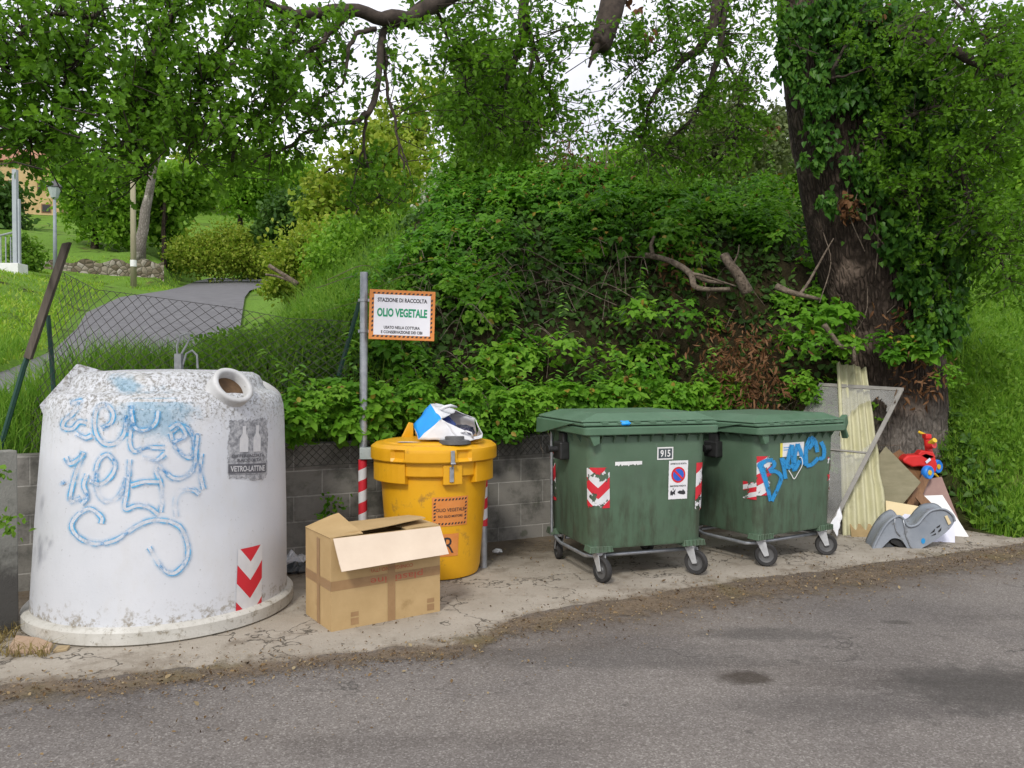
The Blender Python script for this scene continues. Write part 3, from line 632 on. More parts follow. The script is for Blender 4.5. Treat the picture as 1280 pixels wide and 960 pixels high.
def strokes(name, S, width, to3d, mat, parent, nv=6):
    me = bpy.data.meshes.new(name); vs = []; fs = []; uvs = []
    for si, s in enumerate(S):
        c = spline(s); k0 = len(vs)
        for i, p in enumerate(c):
            t = c[min(i+1, len(c)-1)]-c[max(i-1, 0)]; t = t/(np.linalg.norm(t)+1e-9); nn = np.array((-t[1], t[0])); ext = 0
            for j in range(nv+1):
                v = j/nv; q = p+nn*(v-.5)*width; vs.append(tuple(to3d(q, si))); uvs.append((i*.1, v))
        for i in range(len(c)-1):
            for j in range(nv): a = k0+i*(nv+1)+j; fs.append((a, a+1, a+nv+2, a+nv+1))
    me.from_pydata(vs, [], fs); uv = me.uv_layers.new(name='UVMap')
    for l in me.loops: uv.data[l.index].uv = uvs[l.vertex_index]
    me.materials.append(mat); me.update(); me.polygons.foreach_set('use_smooth', [True]*len(me.polygons)); o = bpy.data.objects.new(name, me); C.objects.link(o); o.parent = parent; return o
GS = [[(100, 160), (150, 150), (110, 205), (75, 235), (70, 265), (110, 270), (140, 240), (175, 245)], [(240, 270), (280, 245), (290, 200), (260, 165), (225, 175), (210, 225), (215, 290), (250, 335), (300, 335), (340, 290), (350, 210)],
      [(370, 165), (375, 240), (370, 270), (365, 330), (385, 370), (440, 355), (520, 355)], [(545, 290), (560, 340), (600, 385), (640, 395), (650, 340), (630, 280), (590, 260), (550, 285)], [(665, 290), (655, 380), (650, 440), (610, 485), (560, 490), (520, 460), (490, 430), (480, 455), (500, 510), (510, 570), (500, 640)],
      [(680, 380), (675, 460), (690, 540)], [(85, 395), (100, 425), (140, 405), (160, 380), (130, 460), (110, 530), (105, 590), (150, 580)], [(190, 500), (240, 515), (290, 470), (300, 420), (265, 385), (225, 420), (215, 500), (230, 565), (270, 595), (320, 565), (355, 490)],
      [(365, 405), (360, 480), (350, 560), (345, 625), (400, 610), (450, 620), (490, 650)], [(370, 520), (430, 505), (495, 505)], [(240, 690), (240, 660), (190, 625), (140, 650), (110, 700), (140, 750), (210, 780), (300, 765), (400, 700), (470, 675), (540, 680)], [(540, 680), (590, 710), (620, 790), (610, 860), (560, 910), (510, 890), (470, 830), (450, 795)],
      [(570, 660), (565, 590), (590, 545), (640, 540), (670, 560)], [(370, 190), (390, 265), (440, 275), (480, 240), (490, 190)], [(180, 470), (165, 520), (180, 570), (155, 605)], [(70, 500), (80, 515)], [(130, 290), (170, 310), (200, 300)], [(540, 270), (580, 250), (610, 300), (560, 330)], [(420, 400), (480, 410), (520, 380)]]
strokes('graffiti', GS, 51, lambda q, i: bellp(*bellhit(60+q[0]/3.555, 460+q[1]/3.555), .0025+.0006*i), M['graffiti_bell'], bell)
def smudge(t, u, v):
    d = t.math('SQRT', t.math('ADD', t.math('POWER', t.math('MULTIPLY_ADD', u, 2, -1), 2), t.math('POWER', t.math('MULTIPLY_ADD', v, 2, -1), 2)))
    return t.mix(t.noise(20, 4), (.05, .33, .58), (.30, .55, .68)), t.math('MULTIPLY', t.val(t.math('ADD', d, t.math('MULTIPLY_ADD', t.noise(14, 6, .75), 1.6, -.8)), 1.0, .3), .36)
M['smudge'] = uvmat('blue_spray_smudge', smudge, .6)
bell_decal('spray_patch', (142, 498), (182, 498), (184, 464), (146, 464), M['smudge'], .004)
bell_decal('spray_patch', (140, 560), (250, 560), (250, 480), (140, 480), M['smudge'], .0015)

# ------------------------------------------------------------------ cardboard box
b0, b1, b2 = G(414, 790, PADZ), G(379, 768, PADZ), G(550, 764, PADZ)
ex = Vector(tuple(b2-b0)); ey = Vector(tuple(b1-b0)); BW, BD, BH = ex.length, ey.length, .605
box = thing('cardboard_box', 'open brown cardboard box taped across its sides', 'box', tuple(b0), math.atan2(ex.y, ex.x))
mb = MB(); th = .006
mb.box((BW/2, th/2, BH/2), (BW, th, BH)); mb.box((BW/2, BD-th/2, BH/2), (BW, th, BH)); mb.box((th/2, BD/2, BH/2), (th, BD-2*th, BH)); mb.box((BW-th/2, BD/2, BH/2), (th, BD-2*th, BH)); mb.box((BW/2, BD/2, th/2), (BW-2*th, BD-2*th, th))
mb.build('carton', M['cardboard'], box)
fl = .255
def flap(name, q, mat):
    mb = MB(); n = 8; a, b, c, d = [Vector(p) for p in q]
    vs = []; fs = []
    for s in (0, 1):
        for j in range(n+1):
            for i in range(n+1):
                u, v = i/n, j/n; p = (a*(1-u)+b*u)*(1-v)+(d*(1-u)+c*u)*v; nn = (b-a).cross(d-a).normalized()
                vs.append(p+nn*(s*.006+.008*math.sin(3.1*v+u*2)*v+.006*noise.noise((u*3, v*3, len(name)))*v))
    w = n+1; o = w*w
    for j in range(n):
        for i in range(n): k = j*w+i; fs.append((k, k+w, k+w+1, k+1)); fs.append((o+k, o+k+1, o+k+w+1, o+k+w))
    rim = [i for i in range(w)]+[n+w*j for j in range(1, w)]+[n*w+n-i for i in range(1, w)]+[w*(n-j) for j in range(1, n)]
    for i in range(len(rim)): p, r = rim[i], rim[(i+1) % len(rim)]; fs.append((p, r, o+r, o+p))
    mb.add(vs, fs); o_ = mb.build(name, mat, box, auto=40); tag(o_)
    return o_
flap('flap', [(.015, -.004, BH), (BW, -.004, BH-.004), (BW+.012, -.10, BH-.185), (.03, -.11, BH-.195)], M['cardpale'])['label'] = 'pale front flap hanging open'
flap('flap', [(-.004, BD-.004, BH), (-.004, .004, BH), (.235, .03, BH+.008), (.235, BD-.02, BH+.075)], M['cardboard'])
flap('flap', [(BW-.01, BD, BH), (.0, BD, BH), (.09, BD-.41, BH+.012), (BW-.07, BD-.385, BH+.045)], M['cardboard'])
flap('flap', [(BW-.004, 0.004, BH), (BW-.004, BD, BH), (BW-.245, BD-.03, BH+.0), (BW-.245, .03, BH-.008)], M['cardboard'])
fr = lambda x, y: Vector((x, -.0015, y)); sd_ = lambda x, y: Vector((-.0015, x, y)); fr2 = lambda x, y: Vector((x, -.003, y)); sd2 = lambda x, y: Vector((-.003, x, y))
mb = MB(); rect(mb, 0, .262, BW, .325, fr); rect(mb, .400, .0, .455, BH, fr2); rect(mb, 0, .262, BD, .325, sd_); rect(mb, .195, 0, .25, BH-.03, sd2)
mb.build('packing_tape', M['tape'], box)
for x in (.135, .70):
    mb = MB(); rect(mb, x, .02, x+.055, .065, fr); rect(mb, x, .075, x+.055, .105, fr); mb.build('printed_mark', M['tape'], box)
mb = MB(); letter(mb, 'CONEGLIANO (TV)', .31, .435, .362, fr2, .032, .0, 0, True); mb.build('red_lettering', M['redink'], box); mb = MB()
letter(mb, 'plastidine', .39, .47, .292, lambda x, y: Vector((x, -.0022, y)), .058, .0, 0, True); mb.build('red_lettering', M['redink'], box)

# ------------------------------------------------------------------ yellow drum for used oil
DX, DY = -.66, 6.77
drum = thing('oil_collection_drum', 'big yellow plastic drum with orange label reading OLIO VEGETALE', 'drum', (DX, DY, PADZ))
DPF = [(.34, 0), (.372, .012), (.385, .06), (.41, .35), (.436, .68), (.445, .80), (.445, .84)]
dr = lambda z: float(np.interp(z, [p[1] for p in DPF], [p[0] for p in DPF]))
mb = MB(); mb.lathe(DPF+[(.47, .845), (.485, .86), (.487, .96), (.47, .965), (0.01, .966)], 72); mb.build('body', M['yellow'], drum, auto=35)
mb = MB(); lp = []
for r, z in ((.495, .962), (.522, .965), (.53, .985), (.53, 1.055), (.522, 1.078), (.49, 1.097), (.43, 1.103), (.42, 1.112), (.38, 1.118), (.20, 1.128), (.002, 1.13)): lp.append((r, z))
def lidf(p):                            # flat handle recesses in the rim
    a = math.atan2(p.y, p.x); r = math.hypot(p.x, p.y)
    for c in (-2.05, -1.0, .1, 1.1, 2.2, 3.2):
        if abs((a-c+math.pi) % (2*math.pi)-math.pi) < .10 and r > .51 and .98 < p.z < 1.06: return p*1.0-Vector((p.x/r, p.y/r, 0))*.028
    return p
lp2 = lp[:2]+[(.53, .975), (.53, 1.0), (.53, 1.012), (.53, 1.04), (.53, 1.05), (.526, 1.07)]+lp[5:]
mb.lathe(lp2, 144, fn=lidf); mb.build('lid', M['yellow'], drum, auto=30); lid_o = bpy.data.objects['lid']
mb = MB()
def lug(a0, a1, z0, z1, r0, r1, n=8):
    vs = []; fs = []
    for i in range(n+1):
        a = a0+(a1-a0)*i/n
        for r, z in ((r0, z0), (r1, z0+.012), (r1, z1), (r0, z1)): vs.append((r*math.cos(a), r*math.sin(a), z))
    for i in range(n):
        for k in range(4): fs.append((i*4+k, i*4+4+k, i*4+4+(k+1) % 4, i*4+(k+1) % 4))
    fs += [(0, 1, 2, 3), (n*4+3, n*4+2, n*4+1, n*4)]; mb.add(vs, fs)
for a0, a1 in ((-2.9, -1.95), (-.75, -.15), (.3, 1.1), (1.9, 2.6)): mb = MB(); lug(a0, a1, .785, .96, .43, .507); mb.build('clamping_lug', M['yellow'], drum, bevel=.006)
for c in (-1.17, .9, 2.97): mb = MB(); lug(c-.16, c+.16, .78, .95, .42, .503); mb.build('latch_block', M['yellow'], drum, bevel=.006)
mb = MB(); ca = -1.20
X = Matrix.Rotation(ca+math.pi/2, 4, 'Z')
mb.box((0, -.51, .875), (.034, .012, .12), X); mb.box((0, -.539, 1.015), (.032, .012, .10), X); mb.tube([X @ Vector((0, -.522, .925)), X @ Vector((0, -.545, .97))], .008, 8); mb.tube([X @ Vector((-.02, -.55, .965)), X @ Vector((.02, -.55, .965))], .009, 8)
mb.build('latch', M['steel'], drum, bevel=.003)
mb = MB(); mb.prism([(-.30, .14, 1.118), (-.20, .18, 1.12), (-.20, .18, 1.24), (-.24, .17, 1.25)], (.006, -.02, 0)); mb.build('hinge_tab', M['yellow'], drum, bevel=.006)
mb = MB(); mb.lathe([(.13, 1.12), (.125, 1.150), (.085, 1.156), (.083, 1.178), (.075, 1.183), (.002, 1.184)], 32, M=Matrix.Translation((.20, -.33, -.012))); mb.build('filler_cap', M['hub'], drum, auto=35)
M['sticker_white'] = pm('torn_white_sticker', (.55, .50, .42), (.74, .70, .66), 16, .6, .1, dirt=((.45, .2, .15), 14, .6))
mb = MB(); mb.add([(-.17+.10*math.cos(a), -.33+.035*math.sin(a), 1.1205) for a in np.linspace(0, 2*math.pi, 11)[:-1]], [tuple(range(10))]); mb.build('lid_sticker', M['sticker_white'], drum)
def dcyl(px0, py0):
    def hit(px, py):
        r = ray(px, py); c = np.array((0, 0, HC-PADZ))
        for t in np.linspace(6, 7.2, 900):
            p = c+r*(t/r[1]); 
            if math.hypot(p[0]-DX, p[1]-DY) < dr(p[2]): return math.atan2(p[1]-DY, p[0]-DX), float(p[2])
        return -1.3, .5
    return hit
dh = dcyl(0, 0)
def dlabel(name, x0, y0, x1, y1, build):
    a0, z1 = dh(x0, y0); a1, z0 = dh(x1, y1); rr = dr((z0+z1)/2); W = (a1-a0)*rr; Ht = z1-z0; am = (a0+a1)/2; zm = (z0+z1)/2
    def mk(off): return lambda x, y: Vector(((dr(zm+y)+off)*math.cos(am+x/rr), (dr(zm+y)+off)*math.sin(am+x/rr), zm+y))
    build(W, Ht, mk)
def lab1(W, Ht, mk):
    mb = MB(); rect(mb, -W/2, -Ht/2, W/2, Ht/2, mk(.003), 0, 16); dashes(mb, -W/2+.012, -Ht/2+.012, W/2-.012, Ht/2-.012, .016, mk(.005), 1, .026)
    letter(mb, 'OLIO VEGETALE', W*.80, 0, Ht*.06, mk(.005), Ht*.12, .012, 1); letter(mb, 'NO OLIO MOTORE', W*.68, 0, -Ht*.16, mk(.005), Ht*.085, .02, 1)
    mb.build('orange_label', [M['orange'], M['ink']], drum)
dlabel('', 540, 622, 583, 655, lab1)
def lab2(W, Ht, mk):
    mb = MB(); rect(mb, -W/2, -Ht/2, W/2, Ht/2, mk(.003), 0, 8); letter(mb, 'R', W*.52, -.004, 0, mk(.005), Ht*.7, .0, 1); mb.build('letter_label', [M['orange'], M['ink']], drum)
dlabel('', 550, 668, 572, 694, lab2)

# ------------------------------------------------------------------ shopping bag thrown on the drum
bagc = Vector((DX, DY, PADZ+1.13)); bag = thing('shopping_bag', 'crumpled blue and white carrier bag stuffed with foil on the yellow drum', 'bag', tuple(bagc))
def BPt(px, py, d): return Vector(tuple(P(px, py, d)))-bagc
a, b, c, d = BPt(538, 505, 6.62), BPt(552, 524, 6.42), BPt(522, 549, 6.42), BPt(517, 530, 6.62)
e = BPt(600, 549, 6.42); f = BPt(593, 523, 6.75); g = BPt(572, 513, 6.8); h = BPt(575, 551, 6.40); a2, d2 = BPt(548, 505, 6.95), BPt(520, 545, 6.98); e2 = BPt(604, 543, 6.62); g2 = BPt(596, 548, 6.95)
def crum(mb, quads, n=7, amp=.012, mi=0, seed=0):
    for q in quads:
        q = [Vector(p) for p in q]; vs = []
        for j in range(n+1):
            for i in range(n+1):
                u, v = i/n, j/n; p = (q[0]*(1-u)+q[1]*u)*(1-v)+(q[3]*(1-u)+q[2]*u)*v
                vs.append(p+Vector((noise.noise(p*14), noise.noise(p*14+Vector((9, 0, 0))), noise.noise(p*14+Vector((0, 9, 0)))))*amp)
        mb.add(vs, [(j*(n+1)+i, j*(n+1)+i+1, (j+1)*(n+1)+i+1, (j+1)*(n+1)+i) for j in range(n) for i in range(n)], mi)
mb = MB(); crum(mb, [(d, c, b, a)]); o = mb.build('blue_side', M['cyan'], bag, smooth=True); s_ = o.modifiers.new('thickness', 'SOLIDIFY'); s_.thickness = .003
mb = MB(); crum(mb, [(c, h, b, b), (b, h, e, e), (a, a2, f, g), (b, a, g, (b+g)/2), (d, a, a2, d2), (d2, a2, f, g2), (e2, e, h, (e+h)/2), (f, e2, g2, (f+e2)/2), (c, d, d2, g2), (c, g2, e2, e)])
o = mb.build('white_side', M['bagwhite'], bag, smooth=True); s_ = o.modifiers.new('thickness', 'SOLIDIFY'); s_.thickness = .003
mb = MB(); mb.tube([BPt(548, 513, 6.6), BPt(556, 509, 6.55), BPt(563, 507, 6.6), BPt(571, 509, 6.65)], [.012, .016, .014, .008], 6); mb.build('handle', M['bagwhite'], bag, smooth=True); mb = MB(); mb.tube([BPt(576, 541, 6.42), BPt(583, 539, 6.38), BPt(589, 541, 6.38), BPt(591, 547, 6.40)], .008, 6); mb.build('handle', M['bagwhite'], bag, smooth=True)
def foil():
    t = NT('dark_foil'); n = t.noise(70, 4, .7); t.color(t.ramp(n, [(.45, (.008, .008, .03)), (.6, (.05, .05, .09)), (.75, (.5, .5, .55))])).set(.25, .3, .5); t.bump(t.noise(50, 4), 1, .01); return t.m
mb = MB(); cc = BPt(577, 541, 6.62); vs = []
mb.lathe([(.002, -.05), (.07, -.045), (.10, -.0), (.085, .045), (.03, .065), (.002, .066)], 20, fn=lambda p: Vector((p.x*1.15+.012*noise.noise(p*30), p.y*1.2, p.z*1.0+.012*noise.noise(p*34)))+cc); mb.build('foil_contents', foil(), bag)
crum_b = MB(); crum(crum_b, [(BPt(548, 517, 6.6), BPt(566, 540, 6.5), BPt(570, 530, 6.66), BPt(556, 514, 6.75))], 5, .008); crum_b.build('plastic_contents', pm('navy_plastic', (.008, .02, .12), (.02, .05, .22), 20, .3, .2), bag, smooth=True)

# ------------------------------------------------------------------ sign on its pole, second striped post
sb = P(453, 640, 7.0); sign = thing('sign_post', 'tall galvanised pole carrying the OLIO VEGETALE sign', 'sign', (sb[0], sb[1], PADZ))
mb = MB(); mb.tube([(0, 0, 0), (.012, 0, 1.3), (.02, 0, 2.555)], .034, 20); mb.build('pole', M['steel'], sign, auto=40)
grid_decal('striped_band', lambda u, v: Vector((.0385*math.cos(2*math.pi*u)+.004, .0385*math.sin(2*math.pi*u), .30+v*.62)), 24, 8, M['stripe'], sign)
mb = MB(); mb.box((.055, -.02, .975), (.135, .075, .10)); mb.tube([(-.0, -.06, .98), (.0, -.052, .98)], .008, 8); mb.build('clamp', pm('clamp_steel', (.33, .38, .37), (.42, .46, .45), 14, .6, .1, metal=.2, dirt=((.2, .17, .12), 16, .6)), sign, bevel=.008)
sx, sz, sw, sh_ = .36, 2.175, .565, .43
X = Matrix.Translation((sx, -.055, sz)) @ Matrix.Rotation(R(9), 4, 'Z') @ Matrix.Rotation(R(1.7), 4, 'Y')
pan = MB(); pan.box((0, 0, 0), (sw, .012, sh_), X); po = pan.build('panel', M['orange'], sign, bevel=.003)
F_ = lambda o: (lambda x, y: X @ Vector((x, -.006-o, y)))
mb = MB(); rect(mb, -sw/2+.04, -sh_/2+.04, sw/2-.04, sh_/2-.04, F_(.0015), 0); mb.build('white_face', pm('sign_white', (.70, .70, .76), (.76, .76, .80), 5, .4, 0, dirt=((.6, .6, .62), 8, .65)), po)
mb = MB(); dashes(mb, -sw/2+.022, -sh_/2+.022, sw/2-.022, sh_/2-.022, .014, F_(.0016), 0, .036); mb.build('dashed_border', M['ink'], po)
mb = MB(); letter(mb, 'STAZIONE DI RACCOLTA', .425, 0, .128, F_(.003), .036, .03); mb.build('black_lettering', M['ink'], po); mb = MB(); letter(mb, 'USATO NELLA COTTURA', .31, 0, -.108, F_(.003), .026, .03); mb.build('black_lettering', M['ink'], po); mb = MB(); letter(mb, 'E CONSERVAZIONE DEI CIBI', .355, 0, -.148, F_(.003), .026, .03)
mb.build('black_lettering', M['ink'], po); mb = MB(); letter(mb, 'OLIO VEGETALE', .43, 0, .02, F_(.003), .075, .04); mb.build('green_lettering', M['greenink'], po)
mb = MB()
for z in (2.04, 2.31): mb = MB(); mb.box((.055, -.0, z), (.17, .03, .025)); mb.lathe([(.040, -.012), (.043, -.012), (.043, .012), (.040, .012)], 20, M=Matrix.Translation((.016, 0, z)), close=True); mb.build('bracket', M['steel'], sign, bevel=.003)
pb = G(604, 709, PADZ); p2 = thing('striped_post', 'short galvanised post with red and white band right of the yellow drum', 'post', tuple(pb))
mb = MB(); mb.tube([(0, 0, 0), (0, .0, 1.0)], .034, 20); mb.build('tube', M['steel'], p2, auto=40)
grid_decal('striped_band', lambda u, v: Vector((.0375*math.cos(2*math.pi*u), .0375*math.sin(2*math.pi*u), .36+v*.58)), 24, 8, M['stripe'], p2)
# ------------------------------------------------------------------ green wheeled containers
BWD, BDP, CR = 1.06, .98, .10           # body width, depth, corner radius
def outline(s, w=BWD, d=BDP, r=CR):      # s: metres along the wall from the middle of the front, + to the right; returns x, y, nx, ny
    sg = 1 if s >= 0 else -1; s = abs(s); a = w/2-r; q = math.pi*r/2; b = d-2*r
    if s <= a: x, y, nx, ny = s, -d/2, 0, -1
    elif s <= a+q: t = (s-a)/r; x, y, nx, ny = a+r*math.sin(t), -d/2+r-r*math.cos(t), math.sin(t), -math.cos(t)
    else: x, y, nx, ny = w/2, -d/2+r+(s-a-q), 1, 0
    return sg*x, y, sg*nx, ny
def onbin(s, z, off=.003): x, y, nx, ny = outline(s); k = .955+.045*min(1, (z-.27)/.9); return Vector((x*k+nx*off, y*k+ny*off, z))
def loop(w, d, r, z, n=6):
    out = []
    for cx, cy, a0 in ((w/2-r, -d/2+r, -90), (w/2-r, d/2-r, 0), (-w/2+r, d/2-r, 90), (-w/2+r, -d/2+r, 180)):
        for i in range(n+1): a = R(a0+90*i/n); out.append((cx+r*math.cos(a), cy+r*math.sin(a), z))
    return out
def stack(mb, loops, mi=0, caps=True):
    k = len(loops[0]); vs = [p for l in loops for p in l]; fs = []
    for i in range(len(loops)-1):
        for j in range(k): fs.append((i*k+j, i*k+(j+1) % k, (i+1)*k+(j+1) % k, (i+1)*k+j))
    if caps: fs += [tuple(range(k))[::-1], tuple(range((len(loops)-1)*k, len(loops)*k))]
    mb.add(vs, fs, mi)
def make_bin(label, loc, rz, swivel):
    t = thing('wheeled_bin', label, 'bin', loc, rz, 'green wheeled bins')
    mb = MB(); L = []
    for k, z, r in ((.86, .262, .06), (.925, .270, .08), (.95, .295, CR), (1.0, 1.17, CR)): L.append(loop(BWD*k, BDP*k, r, z))
    stack(mb, L); mb.build('body', M['bin'], t, auto=35)
    mb = MB(); stack(mb, [loop(BWD+.12, BDP+.12, .04, 1.183), loop(BWD+.145, BDP+.145, .05, 1.19), loop(BWD+.145, BDP+.145, .05, 1.243), loop(BWD+.11, BDP+.11, .05, 1.25)])
    mb.build('rim', M['bin_lid'], t, bevel=.004)
    for i in range(9):                   # gussets under the rim
        x = -.44+i*.11; mb = MB(); mb.prism([(x-.004, -BDP/2+.012, 1.187), (x-.004, -BDP/2-.05, 1.187), (x-.004, -BDP/2+.012, 1.105)], (.010, 0, 0)); mb.build('gusset', M['bin'], t)
    for sx in (-1, 1):
        for y in (-.30, -.12, .12, .30):
            mb = MB(); mb.prism([(sx*(BWD/2-.008), y, 1.187), (sx*(BWD/2+.05), y, 1.187), (sx*(BWD/2-.008), y, 1.10)], (0, .010, 0)); mb.build('gusset', M['bin'], t)
    # lid: low hipped dome with a front lip
    lid = MB(); y0 = -.035
    def L2(x0, x1, ya, yb, z): return [(x0, ya, z), (x1, ya, z), (x1, yb, z), (x0, yb, z)]
    W2 = BWD/2
    stack(lid, [L2(-W2-.075, W2+.06, -BDP/2-.045, BDP/2+.04, 1.257), L2(-W2-.075, W2+.06, -BDP/2-.045, BDP/2+.04, 1.276), L2(-W2-.055, W2+.045, -BDP/2-.02, BDP/2+.02, 1.282)])
    stack(lid, [L2(-W2-.075, W2+.06, -BDP/2-.005, BDP/2+.02, 1.286), L2(-W2-.07, W2+.055, -BDP/2+.0, BDP/2+.02, 1.300), L2(-W2+.10, W2-.06, -BDP/2+.10, BDP/2-.06, 1.352)])
    for sx in (-1, 1): lid.prism([(sx*(W2+.088), -BDP/2+.12, 1.275), (sx*(W2+.088), BDP/2+.03, 1.275), (sx*(W2+.095), BDP/2+.03, 1.14), (sx*(W2+.095), BDP/2-.13, 1.15)], (-sx*.014, 0, 0))
    lo = lid.build('lid', M['bin_lid'], t, bevel=.008)
    for i in range(7):
        x = -.42+i*.14; mb = MB(); mb.box((x, -BDP/2-.03, 1.2825), (.055, .035, .014)); mb.build('lid_stop', M['bin_lid'], lo)
    # grip recess on the left of the rim
    mb = MB(); mb.prism([(-W2-.03, -BDP/2-.055, 1.19), (-W2+.06, -BDP/2-.055, 1.19), (-W2+.06, -BDP/2-.055, 1.12), (-W2+.01, -BDP/2-.055, 1.10)], (0, .05, 0)); mb.build('grip', M['bin_lid'], t, bevel=.004)
    for sx in (-1, 1):                   # lifting trunnions
        mb = MB(); mb.box((sx*(W2+.035), .04, 1.02), (.09, .17, .15)); mb.box((sx*(W2+.02), .04, 1.12), (.05, .11, .10)); tr = mb.build('trunnion', M['black'], t, bevel=.014)
        mb = MB(); mb.tube([(sx*(W2+.06), .04, 1.03), (sx*(W2+.155), .04, 1.03)], .026, 14); mb.lathe([(.001, 0), (.034, 0), (.034, .012), (.001, .012)], 16, M=Matrix.Translation((sx*(W2+.15), .04, 1.03)) @ Matrix.Rotation(sx*math.pi/2, 4, 'Y')); mb.build('lifting_pin', M['black'], tr, auto=40)
        mb = MB(); mb.tube([(sx*(W2+.012), .33, .24), (sx*(W2+.014), .335, 1.18)], .013, 10); mb.build('side_rail', M['steel'], t, auto=40)
        mb = MB(); mb.tube([(sx*(W2-.09), -.40, .205), (sx*(W2-.04), -.30, .19), (sx*(W2-.03), .22, .19), (sx*(W2-.02), .30, .215), (sx*(W2-.02), .36, .245), (sx*(W2+.012), .42, .25)], .015, 10); mb.build('frame_rail', M['steel'], t, smooth=True)
    mb = MB(); mb.tube([(-.40, -.37, .200), (.40, -.37, .200)], .016, 10); mb.build('cross_tube', M['steel'], t, smooth=True)
    mb = MB(); mb.tube([(-.40, .36, .200), (.40, .36, .200)], .016, 10); mb.build('cross_tube', M['steel'], t, smooth=True)
    for x, y, a in ((-.42, -.41, swivel[0]), (.42, -.41, swivel[1]), (-.45, .38, -10), (.45, .38, 8)):
        mb = MB(); mb.box((x, y, .268), (.21, .13, .05), taper=.9)
        for i in range(6): mb.box((x-.085+i*.034, y-.068 if y < 0 else y+.068, .27), (.008, .012, .05))
        mb.build('caster_mount', M['bin'], t, bevel=.004)
        X = Matrix.Translation((x, y, 0)) @ Matrix.Rotation(R(a), 4, 'Z')
        mb = MB(); mb.box((0, 0, .238), (.10, .09, .012), X); mb.lathe([(.001, .212), (.036, .214), (.036, .232), (.001, .232)], 18, M=X)
        for sx in (-1, 1): mb.prism([(sx*.031, -.04, .222), (sx*.031, .045, .222), (sx*.031, .072, .10), (sx*.031, .032, .09)], (sx*.005, 0, 0), M=X)
        ca = mb.build('caster_fork', M['zinc'], t, bevel=.002)
        ax = X @ Matrix.Translation((0, .048, .1015)) @ Matrix.Rotation(math.pi/2, 4, 'Y')
        mb = MB(); mb.lathe([(.068, -.02), (.094, -.024), (.1005, -.016), (.1015, 0), (.1005, .016), (.094, .024), (.068, .02)], 32, M=ax, close=True); mb.build('tyre', M['tyre'], ca, auto=45)
        mb = MB(); mb.lathe([(.001, -.018), (.022, -.022), (.03, -.012), (.06, -.010), (.0685, -.016), (.0685, .016), (.06, .010), (.03, .012), (.022, .022), (.001, .018)], 24, M=ax); mb.build('hub', M['hub'], ca, auto=40)
    return t
def bsheet(name, s0, s1, z0, z1, mat, parent, off=.003, nu=12, skew=0, label=None):
    return grid_decal(name, lambda u, v: onbin(s0+(s1-s0)*u, z0+(z1-z0)*v+skew*u, off), nu, 6, mat, parent)
A1 = math.atan2(.26, .805); A2 = math.atan2(.42, .69)
g1 = (np.array(G(749, 727))+np.array(G(864, 717)))/2; g2 = (np.array(G(955, 709))+np.array(G(1029, 695)))/2
l1 = g1[:2]+np.array((-math.sin(A1), math.cos(A1)))*.355; l2 = g2[:2]+np.array((-math.sin(A2), math.cos(A2)))*.355
bin1 = make_bin('green four wheeled bin numbered 915 with a no parking sticker', (l1[0]-.03, l1[1], PADZ), A1, (-166, -148))
bin2 = make_bin('green four wheeled bin tagged in bright blue spray paint', (l2[0]-.05, l2[1]+.02, PADZ), A2, (-136, -132)); bin2.scale = (.955, .955, .97)
def binpt(t, loc, ang):                  # pixel -> (s, z) on the front wall of a bin
    n = np.array((math.sin(ang), -math.cos(ang), 0)); o = np.array((loc[0], loc[1], PADZ))+n*BDP/2*.98*(1 if t == bin1 else .955)
    def f(px, py):
        p = onplane(px, py, o, n)-o; k = 1 if t == bin1 else .955; return float(p[0]*math.cos(ang)+p[1]*math.sin(ang))/k, float(p[2])/(1 if t == bin1 else .97)
    return f
f1 = binpt(bin1, (l1[0]-.03, l1[1]), A1); f2 = binpt(bin2, (l2[0]-.05, l2[1]+.02), A2)
bsheet('chevron_sticker', -.565, -.365, .60, .925, M['chevron_worn'], bin1)
s0, za = f1(862, 640); s1, zb = f1(878, 578); bsheet('striped_sticker', .43, .60, za+.0, zb, M['stripe_worn'], bin1)
bsheet('striped_sticker', -1.40, -1.27, .55, .98, M['stripe_worn'], bin1)
def patch(name, f, x0, y0, x1, y1, parent, fn, mats):
    a, z1 = f(x0, y0); b, z0 = f(x1, y1); W = b-a; Ht = z1-z0; cx = (a+b)/2; cz = (z0+z1)/2
    mk = lambda off: (lambda x, y: onbin(cx+x, cz+y, off)); mb = MB(); fn(mb, W, Ht, mk); return mb.build(name, mats, parent)
def num(mb, W, Ht, mk):
    rect(mb, -W/2, -Ht/2, W/2, Ht/2, mk(.003), 0); rect(mb, -W/2+.011, -Ht/2+.011, W/2-.011, Ht/2-.011, mk(.0045), 1); letter(mb, '915', W*.62, 0, 0, mk(.006), Ht*.56, .02, 0)
M['slate'] = pm('slate_vinyl', (.045, .06, .065), (.07, .09, .095), 20, .5, 0)
patch('number_plate', f1, 821, 559, 841, 574, bin1, num, [M['white'], M['slate']])
